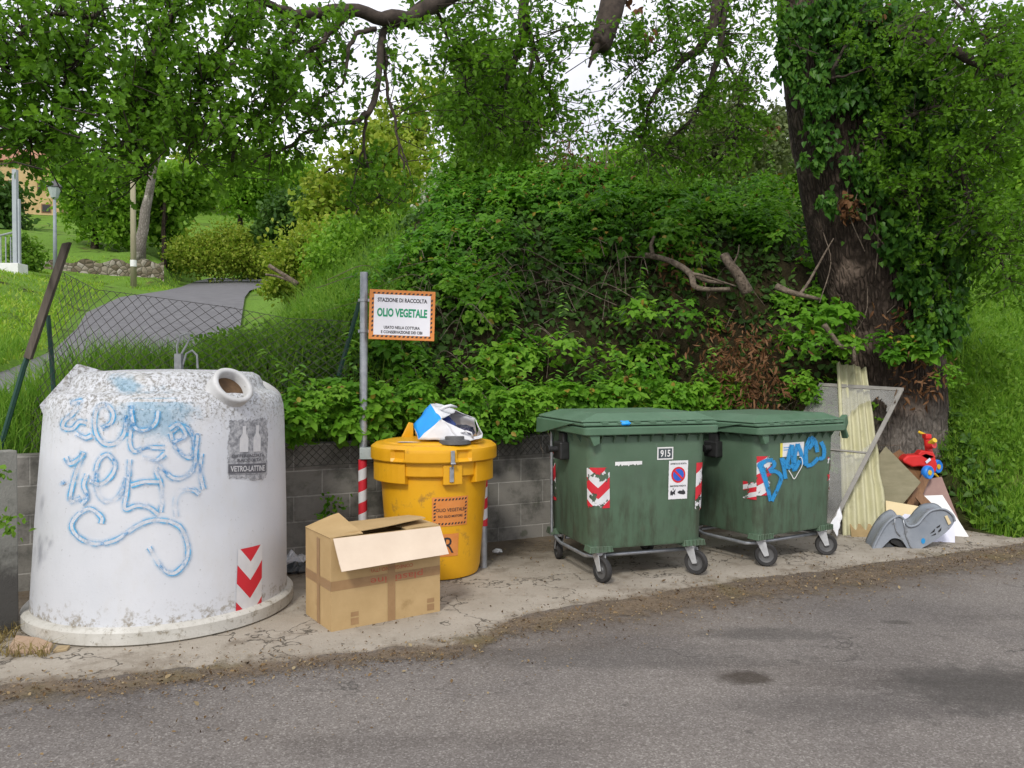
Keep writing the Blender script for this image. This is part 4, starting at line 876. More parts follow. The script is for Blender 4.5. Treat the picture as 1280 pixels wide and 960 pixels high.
def park(mb, W, Ht, mk):
    n = 22; e = [(-W/2+W*i/n, Ht/2*(1+.02*noise.noise((i*.9, 0, 0)))) for i in range(n+1)]+[(W/2*(1+.03*noise.noise((0, i*.9, 0))), Ht/2-Ht*i/n) for i in range(1, n+1)]+[(W/2-W*i/n, -Ht/2*(1+.04*noise.noise((i*.9, 4, 0)))) for i in range(1, n+1)]+[(-W/2*(1+.03*noise.noise((3, i*.9, 0))), -Ht/2+Ht*i/n) for i in range(1, n)]
    mb.add([mk(.003)(*p) for p in e], [tuple(range(len(e)))], 0)
    letter(mb, 'DIVIETO DI SOSTA', W*.84, 0, Ht*.42, mk(.0045), Ht*.045, .03, 1)
    r = W*.37; cy = Ht*.13; disc(mb, 0, cy, r, r, mk(.0045), 2); disc(mb, 0, cy, r*.76, r*.76, mk(.006), 3)
    c_ = math.cos(R(-42)); s_ = math.sin(R(-42))
    q = [(x*c_-y*s_, cy+x*s_+y*c_) for x, y in ((-r*.8, -r*.13), (r*.8, -r*.13), (r*.8, r*.13), (-r*.8, r*.13))]; mb.add([mk(.0075)(*p) for p in q], [(0, 1, 2, 3)], 2)
    letter(mb, 'RIMOZIONE FORZATA', W*.84, 0, -Ht*.16, mk(.0045), Ht*.045, .03, 1)
    for pts in (((-.40, -.30), (-.34, -.26), (-.30, -.31), (-.22, -.29), (-.12, -.23), (-.16, -.33), (-.14, -.40), (-.22, -.36), (-.30, -.41), (-.36, -.38), (-.40, -.41)), ((-.02, -.31), (.10, -.28), (.22, -.29), (.26, -.25), (.38, -.31), (.40, -.37), (.30, -.39), (.10, -.37), (0, -.35)), ((-.28, -.21), (-.23, -.22), (-.24, -.27), (-.27, -.26))):
        mb.add([mk(.0045)(x*W, y*Ht) for x, y in pts], [tuple(range(len(pts)))], 1)
patch('no_parking_sticker', f1, 836, 576, 860, 623, bin1, park, [pm('sticker_paper', (.66, .66, .68), (.74, .74, .75), 12, .5, 0, dirt=((.4, .4, .4), 12, .64)), M['ink'], M['red'], M['blueink']])
def strip(mb, W, Ht, mk):
    n = 24; e = [(-W/2+W*i/n, Ht*(.45+.1*noise.noise((i, 0, 0)))) for i in range(n+1)]+[(W/2-W*i/n, Ht*(-.25+.45*noise.noise((i*1.3, 7, 0)))) for i in range(n+1)]; mb.add([mk(.003)(*p) for p in e], [tuple(range(len(e)))], 0)
patch('torn_paper_strip', f1, 768, 577, 802, 582, bin1, strip, [M['white']])
# scrap caught in the lid of the first bin
sc_o = np.array(P(781, 529, 6.35)); mb = MB(); mb.lathe([(.002, -.02), (.03, -.016), (.038, 0), (.025, .018), (.002, .022)], 12, fn=lambda p: Vector((p.x*1.3+.012*noise.noise(p*60), p.y*.6, p.z*.9+.012*noise.noise(p*60+Vector((5, 0, 0))))))
o = mb.build('plastic_scrap', M['cyan'], None); o.location = sc_o; tag(o, 'small crumpled blue scrap caught on the front edge of the bin lid', 'litter')
# second bin: torn stripes, label, blue letters, broken lid corner
bsheet('striped_sticker', -.68, -.53, .60, .755, M['stripe_worn'], bin2); bsheet('striped_sticker', -.53, -.35, .64, .99, M['stripe_torn'], bin2, .0034); bsheet('striped_sticker', .42, .6, .62, .98, M['stripe_torn'], bin2)
def lab(mb, W, Ht, mk):
    rect(mb, -W/2, -Ht/2, W/2, Ht/2, mk(.003), 0); rect(mb, -W/2, -Ht/2, -W*.40, Ht/2, mk(.0042), 1)
    for y in (.12, -.05): rect(mb, -W*.36, Ht*y, W*.2, Ht*(y+.09), mk(.0042), 2)
M['yvinyl'] = pm('yellow_vinyl', (.62, .55, .06), (.7, .62, .1), 12, .5, 0); M['paleblue'] = pm('pale_blue_ink', (.2, .36, .6), (.28, .45, .68), 30, .6, 0)
patch('white_label', f2, 974, 554, 1004, 569, bin2, lab, [M['white'], M['yvinyl'], M['paleblue']])
def bluesolid(t, u, v):
    x = t.math('ABSOLUTE', t.math('MULTIPLY_ADD', v, 2, -1)); n = t.noise(24, 5, .7)
    a = t.math('MULTIPLY', t.val(x, .98, .45), t.val(n, .22, .5)); return t.mix(n, (.012, .20, .48), (.03, .30, .62)), a
M['graffiti_bin'] = uvmat('blue_spray_solid', bluesolid, .5)
BS = [[(430, 335), (350, 345), (300, 400), (330, 460)], [(300, 400), (340, 560), (405, 830)], [(430, 340), (445, 400), (380, 470)], [(380, 470), (470, 475), (530, 540), (500, 650), (415, 830)],
      [(530, 310), (560, 420), (585, 560)], [(535, 320), (585, 370), (640, 440)], [(595, 440), (620, 280), (652, 150)], [(655, 150), (665, 300), (690, 470)], [(700, 460), (690, 300), (722, 140)], [(722, 140), (765, 250), (795, 390)], [(640, 390), (700, 430), (750, 340)], [(870, 60), (825, 200), (830, 405)], [(830, 405), (900, 385), (975, 310)], [(985, 320), (1035, 300), (1040, 200), (1000, 115)], [(870, 60), (930, 110), (960, 240)], [(890, 70), (900, 130), (850, 200)]]
def b2p(q, i): s, z = f2(920+q[0]/9.6, 540+q[1]/9.6); return onbin(s, z, .0055+.0005*i)
strokes('graffiti', BS, 66, b2p, M['graffiti_bin'], bin2)
strokes('scratch_mark', [[(610, 455), (645, 510), (680, 558), (730, 480), (775, 390), (765, 310), (735, 300)]], 9, lambda q, i: b2p(q, 24), M['white'], bin2, 2)
mb = MB(); W2 = BWD/2; mb.prism([(W2+.06, -BDP/2-.05, 1.30), (W2+.16, -BDP/2-.01, 1.33), (W2+.19, -BDP/2, 1.25), (W2+.165, -BDP/2-.0, 1.19), (W2+.20, -BDP/2, 1.12), (W2+.15, -BDP/2-.02, 1.10), (W2+.09, -BDP/2-.04, 1.19), (W2+.06, -BDP/2-.05, 1.24)], (-.02, .05, 0))
mb.build('broken_lid_corner', M['bin_lid'], bin2, bevel=.006)

# ------------------------------------------------------------------ dumped things right of the bins
def plate(name, q, th, mat, label, cat, bevel=.003):
    q = [np.array(p, float) for p in q]; cm = sum(q)/len(q); nn_ = unit(np.cross(q[2]-q[0], q[-1]-q[1])); eye = np.array((0, 0, HC))
    q = [Vector(tuple(eye+(p-eye)*np.dot(cm-eye, nn_)/np.dot(p-eye, nn_))) for p in q]; o0 = (q[0]+q[1])/2; o0 = Vector((o0.x, o0.y, min(p.z for p in q)))
    mb = MB(); mb.slab([p-o0 for p in q], th); o = mb.build(name, mat, None, bevel=bevel); o.location = o0; return tag(o, label, cat)
# corrugated sheet
bl, br, tr, tl = P(1053, 671, 8.22), P(1113, 683, 8.15), P(1088, 462, 9.25), P(1046, 450, 9.35)
def cor():
    t = NT('translucent_corrugated_plastic'); n = t.noise(3, 6, .7); c = t.ramp(n, [(.3, (.56, .54, .33)), (.7, (.68, .66, .46))]); c = t.mix(t.math('MULTIPLY', t.val(t.noise(7, 6, .7, stretch=(1, 1, .3)), .52, .72), .6), c, (.28, .26, .13)); t.color(c).set(.6, 0, .3); t.bump(t.noise(40, 4), .2, .006)
    tr_ = t.new('ShaderNodeBsdfTranslucent'); t.ln(c, tr_.inputs[0]); mx_ = t.new('ShaderNodeMixShader'); mx_.inputs[0].default_value = .25; t.ln(t.b.outputs[0], mx_.inputs[1]); t.ln(tr_.outputs[0], mx_.inputs[2]); t.ln(mx_.outputs[0], t.out.inputs[0]); return t.m
nn = unit(np.cross(br-bl, tl-bl)); nu, nv = 70, 60; vs = []; fs = []
for j in range(nv+1):
    v = j/nv
    for i in range(nu+1):
        u = i/nu; ue = u
        if u > .55 and v > .30: ue = u-(u-.55)*(.18*v+.10*noise.noise((v*9, 0, 0)))       # broken right edge
        p = (bl*(1-ue)+br*ue)*(1-v)+(tl*(1-ue)+tr*ue)*v; p = p+nn*(.022*math.sin(u*2*math.pi*4.6)+.015*math.sin(v*4))
        if j == nv: p = p+np.array((0, 0, .05*noise.noise((u*6, 0, 0))-.10*max(0, .25-u)*4*.5))
        if j == 0: p = p+np.array((0, 0, .03*noise.noise((u*7, 5, 0))))
        vs.append(p-np.array((bl[0], bl[1], 0)))
for j in range(nv):
    for i in range(nu): fs.append((j*(nu+1)+i, j*(nu+1)+i+1, (j+1)*(nu+1)+i+1, (j+1)*(nu+1)+i))
mb = MB(); mb.add(vs, fs); o = mb.build('corrugated_sheet', cor(), None, smooth=True); o.location = (bl[0], bl[1], 0); m = o.modifiers.new('thickness', 'SOLIDIFY'); m.thickness = .003
tag(o, 'tall yellowish corrugated plastic sheet leaning on the tree base', 'corrugated sheet')
# fly screen
TL, TR, BRr = P(1026, 481, 9.3), P(1127, 487, 8.85), P(1034, 668, 8.12); BL = TL+BRr-TR
so_ = np.array((BRr[0], BRr[1], PADZ)); scr = thing('fly_screen', 'leaning grey insect screen with torn mesh in an aluminium frame', 'screen', tuple(so_))
def bar(mb, a, b, w=.045, t=.022):
    a = Vector(tuple(a-so_)); b = Vector(tuple(b-so_)); d = (b-a).normalized(); n = Vector(tuple(unit(np.cross(TR-TL, BL-TL)))); s = d.cross(n); q = [a-s*w/2, a+s*w/2, b+s*w/2, b-s*w/2]; mb.slab(q, t)
for a, b, k in ((TL, TR, 0), (TR, BRr, 1), (BRr, BL, 2), (BL, TL, 3)):
    mb = MB(); e = (b-a)*.022/np.linalg.norm(b-a); bar(mb, a+(e if k % 2 else -e), b-(e if k % 2 else -e)); mb.build('frame_bar', M['aluminium'], scr, bevel=.003)
mid0 = TL+(BL-TL)*.46; mid1 = TR+(BRr-TR)*.46; mb = MB(); bar(mb, mid0+(mid1-mid0)*.02, mid1-(mid1-mid0)*.02, .02, .014); mb.build('cross_bar', M['aluminium'], scr)
def net():
    t = NT('insect_mesh'); n = t.noise(5, 5); t.color(t.mix(n, (.40, .40, .38), (.54, .535, .51))).set(.8, 0, .2)
    b = t.new('ShaderNodeTexWave'); u = t.sep(t.co('UV')); f = t.math('MAXIMUM', t.math('SINE', t.math('MULTIPLY', u[0], 1500.)), t.math('SINE', t.math('MULTIPLY', u[1], 1900.)))
    hole = t.val(t.math('ADD', t.noise(4, 3, co=t.co('UV')), 0.), .60, .58)
    # torn away above the cross bar on the right
    dx = t.math('SUBTRACT', u[0], .78); dy = t.math('SUBTRACT', u[1], .72); dd = t.math('SQRT', t.math('ADD', t.math('MULTIPLY', t.math('MULTIPLY', dx, dx), 1.1), t.math('MULTIPLY', t.math('MULTIPLY', dy, dy), 1.6)))
    h2 = t.val(t.math('ADD', dd, t.math('MULTIPLY_ADD', t.noise(9, 4, co=t.co('UV')), .2, -.1)), .24, .26)
    t.alpha(t.math('MULTIPLY', h2, t.math('MULTIPLY_ADD', n, .22, .27))); return t.m
grid_decal('mesh', lambda u, v: Vector(tuple((BL*(1-u)+BRr*u)*(1-v)+(TL*(1-u)+TR*u)*v-so_))+Vector((0, .02*math.sin(3.1*u)*math.sin(3.1*v), 0)), 24, 24, net(), scr)
plate('cardboard_sheet', [P(1066, 683, 8.05), P(1108, 686, 8.0), P(1108, 655, 8.3), P(1062, 655, 8.3)], .008, pm('damp_cardboard', (.24, .17, .08), (.36, .26, .13), 6, .9, .2), 'damp brown cardboard piece at the foot of the corrugated sheet', 'cardboard')
plate('plywood_board', [P(1097, 628, 8.55), P(1128, 631, 8.45), P(1151, 603, 8.5), P(1107, 558, 8.75), P(1096, 572, 8.78)], .014, M['wood_grey'], 'square weathered olive board tilted on its corner beside the corrugated sheet', 'board')
# broken cabinet
cab_o = np.array((P(1135, 640, 8.6)[0], 8.6, PADZ)); cab = thing('broken_cabinet', 'broken brown wooden cabinet carcass under the red toy', 'cabinet', tuple(cab_o))
for nm, q, th_ in (('side_board', [P(1131, 634, 8.5), P(1145, 636, 8.5), P(1163, 596, 8.65), P(1153, 592, 8.65)], .016), ('top_board', [P(1112, 570, 8.85), P(1152, 607, 8.66), P(1165, 594, 8.8), P(1124, 562, 9.0)], .014), ('back_board', [P(1120, 640, 8.8), P(1160, 648, 8.8), P(1158, 600, 8.95), P(1120, 590, 8.95)], .012), ('leg_board', [P(1144, 622, 8.42), P(1150, 615, 8.45), P(1169, 634, 8.35), P(1163, 645, 8.3)], .018)):
    mb = MB(); mb.slab([Vector(tuple(p-cab_o)) for p in q], th_); mb.build(nm, M['wood_brown'], cab, bevel=.003)
plate('veneer_board', [P(1156, 676, 8.55), P(1207, 672, 8.5), P(1177, 596, 8.78), P(1150, 600, 8.8)], .012, M['wood_pink'], 'faded pinkish brown board leaning behind the white board', 'board')
plate('white_board', [P(1191, 675, 8.18), P(1211, 671, 8.16), P(1178, 619, 8.5), P(1152, 620, 8.52), P(1160, 632, 8.47)], .014, M['white'], 'white broken board leaning at the right end of the junk', 'board')
plate('beige_board', [P(1108, 664, 8.15), P(1160, 660, 8.1), P(1165, 636, 8.25), P(1107, 626, 8.35)], .016, M['beige'], 'pale beige panel lying behind the grey child seat', 'board')
plate('white_drawer_front', [P(1150, 679, 7.92), P(1193, 682, 7.88), P(1193, 651, 8.05), P(1130, 643, 8.12), P(1118, 655, 8.06)], .03, M['lilac'], 'bluish white drawer front standing behind the grey child seat', 'board')
# rag near the screen's foot
mb = MB(); ro = np.array(G(1046, 668)); crum(mb, [(P(1037, 656, 7.95)-ro, P(1046, 671, 7.9)-ro, P(1052, 648, 7.98)-ro, P(1051, 632, 8.05)-ro)], 8, .02); o = mb.build('plastic_rag', M['bagwhite'], None, smooth=True); o.location = ro; m = o.modifiers.new('thickness', 'SOLIDIFY'); m.thickness = .003
tag(o, 'white plastic rag hanging at the lower end of the screen frame', 'rag')
# grey child seat
zq = [(0, 920), (20, 850), (90, 725), (165, 668), (205, 682), (240, 732), (300, 722), (350, 665), (400, 628), (480, 622), (535, 660), (550, 700), (500, 770), (400, 842), (330, 882), (290, 908), (245, 895), (200, 830), (140, 815), (95, 850), (30, 918)]
dS = 7.62; so2 = np.array(G(1130, 691)); so2[2] = PADZ
seat = thing('child_seat', 'grey plastic child bike seat lying on its side in front of the junk', 'child seat', tuple(so2))
def spt(zx, zy, d=dS): p = P(1090+zx/5.33, 520+zy/5.33, d)-so2; return Vector(tuple(p))
pts = spline([np.array(p) for p in zq], 5)
mb = MB(); off = Vector((.04, .03, .005)); poly = [spt(p[0], p[1]) for p in pts]; mb.prism(poly, Vector((.0, .012, 0))); mb.build('side_shell', M['greyplastic'], seat)
mb = MB(); poly2 = [p+Vector((.05, .27, .01)) for p in poly]; mb.prism(poly2, Vector((0, .012, 0))); mb.build('side_shell', M['greyplastic'], seat)
top = [spt(p[0], p[1]) for p in spline([np.array(p) for p in zq[:12]], 6)]; k = 8; vs = []; fs = []
for p in top:
    for j in range(k+1): v = j/k; vs.append(p+Vector((.05*v, .012+.26*v, .01*v-.035*math.sin(math.pi*v))))
for i in range(len(top)-1):
    for j in range(k): a_ = i*(k+1)+j; fs.append((a_, a_+1, a_+k+2, a_+k+1))
mb = MB(); mb.add(vs, fs); o = mb.build('seat_pan', M['greyplastic'], seat, smooth=True); m = o.modifiers.new('thickness', 'SOLIDIFY'); m.thickness = .006
mb = MB(); mb.tube([p+Vector((0, -.006, 0)) for p in top], .011, 8); mb.build('rim', M['greyplastic'], seat, smooth=True)
sp_ = lambda zx, zy, o=-.004: spt(zx, zy)+Vector((0, o, 0))
for q in (((385, 785), (420, 748), (415, 770)), ((428, 740), (455, 722), (450, 738), (430, 748)), ((390, 800), (425, 778), (425, 790)), ((440, 765), (462, 740), (458, 765), (442, 775))):
    mb = MB(); mb.add([sp_(*p) for p in q], [tuple(range(len(q)))]); mb.build('slot', M['black'], seat)
mb = MB(); disc(mb, 340, 832, 14, 19, lambda x, y: sp_(x, y), 0, 18); mb.build('blue_button', pm('blue_button', (.02, .22, .5), (.03, .28, .58), 9, .4, 0), seat)
mb = MB(); mb.prism([sp_(*p) for p in ((480, 668), (497, 660), (525, 712), (506, 726))], (0, -.01, 0)); mb.build('buckle', M['beige'], seat, bevel=.003)
mb = MB(); mb.tube([sp_(x, y, -.008) for x, y in ((150, 672), (148, 720), (160, 770), (185, 800))], .006, 6); mb.build('strap', M['steel'], seat, smooth=True); mb = MB(); mb.tube([sp_(x, y, -.008) for x, y in ((205, 690), (215, 740), (225, 800), (250, 860), (275, 905))], .007, 6); mb.build('strap', M['steel'], seat, smooth=True)
mb = MB(); mb.prism([spt(*p)+Vector((0, .03, 0)) for p in ((130, 815), (200, 830), (240, 880), (225, 905), (180, 870), (135, 850))], (0, .18, 0)); mb.build('seat_bracket', M['black'], seat, bevel=.006)
mb = MB(); mb.prism([spt(*p)+Vector((0, .05, 0)) for p in ((30, 915), (60, 880), (130, 850), (170, 880), (150, 912))], (0, .20, 0)); mb.build('foot_rest', M['greydark'], seat, bevel=.012)
# red ride-on toy
toy_o = np.array(P(1152, 597, 8.72)); toy = thing('ride_on_toy', 'red plastic ride on toy with blue wheels and yellow grips', 'toy', tuple(toy_o)); toy.scale = (.92, .92, .92)
tp = lambda px, py, d=8.72: Vector(tuple(P(px, py, d)-toy_o))
mb = MB(); mb.prism([tp(*p) for p in ((1126, 573), (1133, 567), (1148, 566), (1158, 562), (1170, 566), (1174, 580), (1172, 590), (1163, 592), (1158, 583), (1150, 582), (1140, 583), (1128, 577))], (.02, .19, .0)); mb.build('seat_body', M['toyred'], toy, bevel=.022, seg=3)
mb = MB(); mb.prism([tp(*p) for p in ((1147, 566), (1152, 560), (1168, 562), (1172, 570), (1160, 574))], (.015, .14, .0)); mb.build('cowl', M['toyred'], toy, bevel=.015, seg=3)
X = [tp(1163, 566, 8.78), tp(1160, 552, 8.79), tp(1159, 546, 8.80), tp(1159, 538, 8.80)]; mb = MB(); mb.tube(X, [.045, .036, .034, .04], 14); mb.build('steering_column', M['toyred'], toy, auto=40)
mb = MB(); hd = tp(1159, 541, 8.80); mb.box(hd, (.075, .10, .06)); mb.build('head', M['toyred'], toy, bevel=.014)
mb = MB(); mb.tube([tp(1163, 551, 8.72), tp(1170, 546, 8.64)], .03, 12); mb.build('handle_grip', M['toyyellow'], toy, auto=40); mb = MB(); mb.tube([tp(1157, 539, 8.86), tp(1148, 535, 8.92)], .017, 10); mb.build('handle_grip', M['toyyellow'], toy, auto=40)
mb = MB(); mb.tube([tp(1162, 553, 8.74), tp(1169, 552, 8.68)], [.05, .045], 12); mb.build('grip_guard', M['toyred'], toy, auto=40)
for px, py, d, yaw in ((1160, 590, 8.66, 28), (1172, 582, 8.86, 28), (1132, 578, 8.92, 20)):
    X = Matrix.Translation(tp(px, py, d)) @ Matrix.Rotation(R(yaw), 4, 'Z') @ Matrix.Rotation(math.pi/2, 4, 'X')
    mb = MB(); mb.lathe([(.035, -.03), (.07, -.036), (.082, -.022), (.084, 0), (.082, .022), (.07, .036), (.035, .03)], 28, M=X, close=True); wo_ = mb.build('wheel', M['toyblue'], toy, auto=40)
    mb = MB(); mb.lathe([(.001, -.04), (.03, -.038), (.034, -.02), (.034, .02), (.03, .038), (.001, .04)], 16, M=X); mb.build('hub', M['toyyellow'], wo_, auto=40)
mb = MB(); mb.tube([tp(1160, 590, 8.70), tp(1170, 592, 8.76), tp(1174, 596, 8.8)], .014, 8); mb.build('axle', M['toyyellow'], toy, auto=40)
mb = MB(); mb.slab([tp(1157, 575, 8.705), tp(1163, 570, 8.705), tp(1165, 573, 8.705), tp(1159, 578, 8.705)], .003); mb.build('sticker', M['lilac'], toy)
# loose tile, litter behind the bell
mb = MB(); t0 = np.array(G(38, 812, PADZ)); q = [G(8, 818, PADZ)-t0, G(62, 817, PADZ)-t0, G(66, 809, PADZ)-t0, G(48, 802, PADZ)-t0, G(20, 799, PADZ)-t0]
mb.prism([Vector(tuple(p)) for p in q], (0, 0, .028)); o = mb.build('tile_fragment', pm('terracotta', (.36, .25, .17), (.46, .33, .23), 6, .9, .15), None, bevel=.005); o.location = t0; tag(o, 'broken flat terracotta tile lying before the white bell', 'tile')
mb = MB(); t0 = np.array(G(78, 815, PADZ)); mb.prism([Vector(tuple(G(*p, PADZ)-t0)) for p in ((66, 817), (84, 814), (88, 810), (72, 810))], (0, 0, .018)); o = mb.build('tile_fragment', pm('tan_stone', (.33, .25, .14), (.42, .32, .19), 8, .9, .15), None, bevel=.004); o.location = t0; tag(o, 'small tan tile chip tucked under the base ring of the bell', 'tile')
for i, (px, py, sc_2, m_, lb) in enumerate(((368, 702, .16, 'bagwhite', 'crumpled grey plastic film between the white bell and cardboard box'), (372, 714, .12, 'greydark', 'dark scrunched bag in front of the grey plastic film'), (622, 690, .05, 'white', 'white paper scrap on the ground right of the yellow drum'))):
    t0 = np.array(G(px, py, PADZ)); mb = MB(); mb.lathe([(.002, 0), (.8, .02), (1, .25), (.7, .6), (.3, .8), (.002, .82)], 18, fn=lambda p: Vector((p.x*(1+.5*noise.noise(p*2+Vector((i, 0, 0)))), p.y*(1+.5*noise.noise(p*2)), p.z*(.7+.6*noise.noise(p*2.5))))*sc_2)
    o = mb.build('plastic_litter', M[m_], None); o.location = t0; tag(o, lb, 'litter')
# ------------------------------------------------------------------ chain-link fence on the left
def fpt(px, py, d): return Vector(tuple(P(px, py, d)))
fo = fpt(2, 556, 6.25); fence = thing('chain_link_fence', 'slack rusty chain link fence with a leaning post behind the bell', 'fence', tuple(fo))
mb = MB(); mb.tube([fpt(-4, 575, 6.25)-fo, fpt(30, 458, 6.25)-fo, fpt(74, 338, 6.27)-fo], .021, 6); mb.build('steel_post', M['greenpost'], fence)
mb = MB(); a, b = fpt(33, 448, 6.21)-fo, fpt(83, 301, 6.21)-fo; u = (b-a).normalized(); s_ = u.cross(Vector((0, 1, 0))); mb.prism([a-s_*.028, a+s_*.028, b+s_*.028-u*.03, b-s_*.025], (0, .04, 0)); mb.build('plank', M['plank'], fence, bevel=.003)
mb = MB(); mb.tube([fpt(60, 394, 6.35)-fo, fpt(64, 440, 6.37)-fo, fpt(69, 520, 6.4)-fo], .018, 6); mb.build('strut', M['greenpost'], fence)
mb = MB(); mb.tube([fpt(423, 470, 7.45)-fo, fpt(436, 425, 7.45)-fo, fpt(449, 378, 7.45)-fo], .022, 6); mb.build('steel_post', M['greenpost'], fence)
TOPW = [(78, 340, 6.25), (120, 362, 6.3), (190, 371, 6.45), (285, 384, 6.8), (360, 398, 7.1), (440, 402, 7.42)]
def top_at(u): k = u*(len(TOPW)-1); i = min(int(k), len(TOPW)-2); f = k-i; return fpt(*[TOPW[i][j]*(1-f)+TOPW[i+1][j]*f for j in range(3)])
def fwall(u):
    t = top_at(u); y = 8.1+.5*t.x; return Vector((t.x-.30*(1-u), y-.0-.15*(1-u), 1.08))
def fnet(u, v): a = fwall(u); b = top_at(u); p = a*(1-v)+b*v; p = p+Vector((.02*noise.noise(p*2), .05*noise.noise(p*1.3+Vector((4, 0, 0))), .02*noise.noise(p*2.1))); return p-fo
Lf = (top_at(1)-top_at(0)).length; Hf = 1.25; cell = .085
def netting(name, fn, L, Ht, cell, parent, r=.0026):
    mb = MB(); n = int((L+Ht)/cell)
    for fam in (0, 1):
        for i in range(n+1):
            pts = []; x0 = i*cell-(Ht if fam else 0)
            m = int(Ht/cell*2)
            for k in range(m+1):
                y = Ht*k/m; x = (i*cell-y) if not fam else (x0+y)
                if 0 <= x <= L:
                    z = .012*((k % 2)*2-1)*0
                    p = fn(x/L, y/Ht); pts.append(p)
            if len(pts) > 2: mb.tube(pts, r, 3, cap=False)
    return mb.build(name, M['wire'], parent)
netting('netting', fnet, Lf, Hf, cell, fence)['kind'] = 'stuff'
mb = MB(); mb.tube([top_at(i/40)-fo+Vector((0, 0, .003*noise.noise((i, 0, 0)))) for i in range(41)], .003, 4); mb.build('top_wire', M['wire'], fence)
# the same kind of netting hanging on the wall further right
wf0 = Vector((0, 8.0, 0)); o2 = Vector((-1.6, 8.0-.8-.03, 1.0)); f2_ = thing('chain_link_fence', 'rusty chain link netting hanging over the top of the block wall', 'fence', tuple(o2))
netting('netting', lambda u, v: Vector((-2.0+3.9*u, 8.0+.5*(-2.0+3.9*u)-.035-.02*math.sin(u*9+v*3), .86+.24*v+.012*math.sin(u*14)))-o2, 4.4, .24, .07, f2_)['kind'] = 'stuff'
mb = MB(); mb.tube([Vector((-2.0+3.9*i/40, 8.0+.5*(-2.0+3.9*i/40)-.04, .86+.012*math.sin(i/40*14)))-o2 for i in range(41)], .003, 4); mb.build('edge_wire', M['wire'], f2_)

# ------------------------------------------------------------------ trees and plants
def rnd_dir(n, up=0.): d = rng.normal(0, 1, (n, 3)); d[:, 2] += up; return unit(d)
def blob_leaves(blobs, n, clump=.28, per=45, sag=.3):
    """leaf positions bunched into clumps spread through ellipsoids ((x,y,z),(rx,ry,rz))"""
    vol = np.array([b[1][0]*b[1][1]+b[1][1]*b[1][2]+b[1][0]*b[1][2] for b in blobs]); vol = vol/vol.sum(); out = []
    for b, w in zip(blobs, vol):
        k = max(3, int(n*w/per)); d = rnd_dir(k); rr = rng.random(k)**(.45); c = d*rr[:, None]
        pos = np.repeat(c, per, 0)+rng.normal(0, 1, (k*per, 3))*clump*np.repeat(rng.uniform(.5, 1.1, k), per)[:, None]
        out.append(np.array(b[0])+pos*np.array(b[1]))
    return np.concatenate(out)
def tree(name, label, base, top, r0, blobs, mat, n, size, barkm='bark', shape=OVAL, group=None, clump=.28, cat='tree', limbs=True, tn='tree'):
    base = np.array(base, float); t = thing(name, label, cat, tuple(base), 0, group); mb = MB(); top = np.array(top, float)-base
    if r0:
        pts = [np.zeros(3)-np.array((0, 0, .3))]+[top*(k/6)+np.array((noise.noise((k*.7, base[0], 1)), noise.noise((k*.7, base[1], 5)), 0))*np.linalg.norm(top)*.03 for k in range(1, 7)]
        mb.tube(pts, [r0*(1.25 if k == 0 else 1-.5*k/6) for k in range(7)], 10, wob=.25)
        if limbs:
            for i, b in enumerate(blobs):
                c = np.array(b[0])-base; s = top*rng.uniform(.45, .95); m = (s+c)/2+rng.normal(0, .12, 3)*np.linalg.norm(c-s)
                mb.tube([s, s*.6+m*.4, m, m*.4+c*.6, c], [r0*.42, r0*.36, r0*.27, r0*.2, r0*.1], 6)
        mb.build('trunk', M[barkm], t, smooth=True)
    Pn = blob_leaves([(np.array(b[0])-base, b[1]) for b in blobs], n, clump)
    N = len(Pn); leaf_cloud('crown', Pn, rnd_dir(N, -.25), rnd_dir(N, .9), size*rng.uniform(.6, 1.25, N), shape, M[mat], t); return t
def B(px, py, d, rpx, rpy=None, rd=None):      # ellipsoid seen at a pixel, radii in photograph pixels
    k = d/F; return (P(px, py, d), (rpx*k, (rd or rpx)*k, (rpy or rpx)*k))
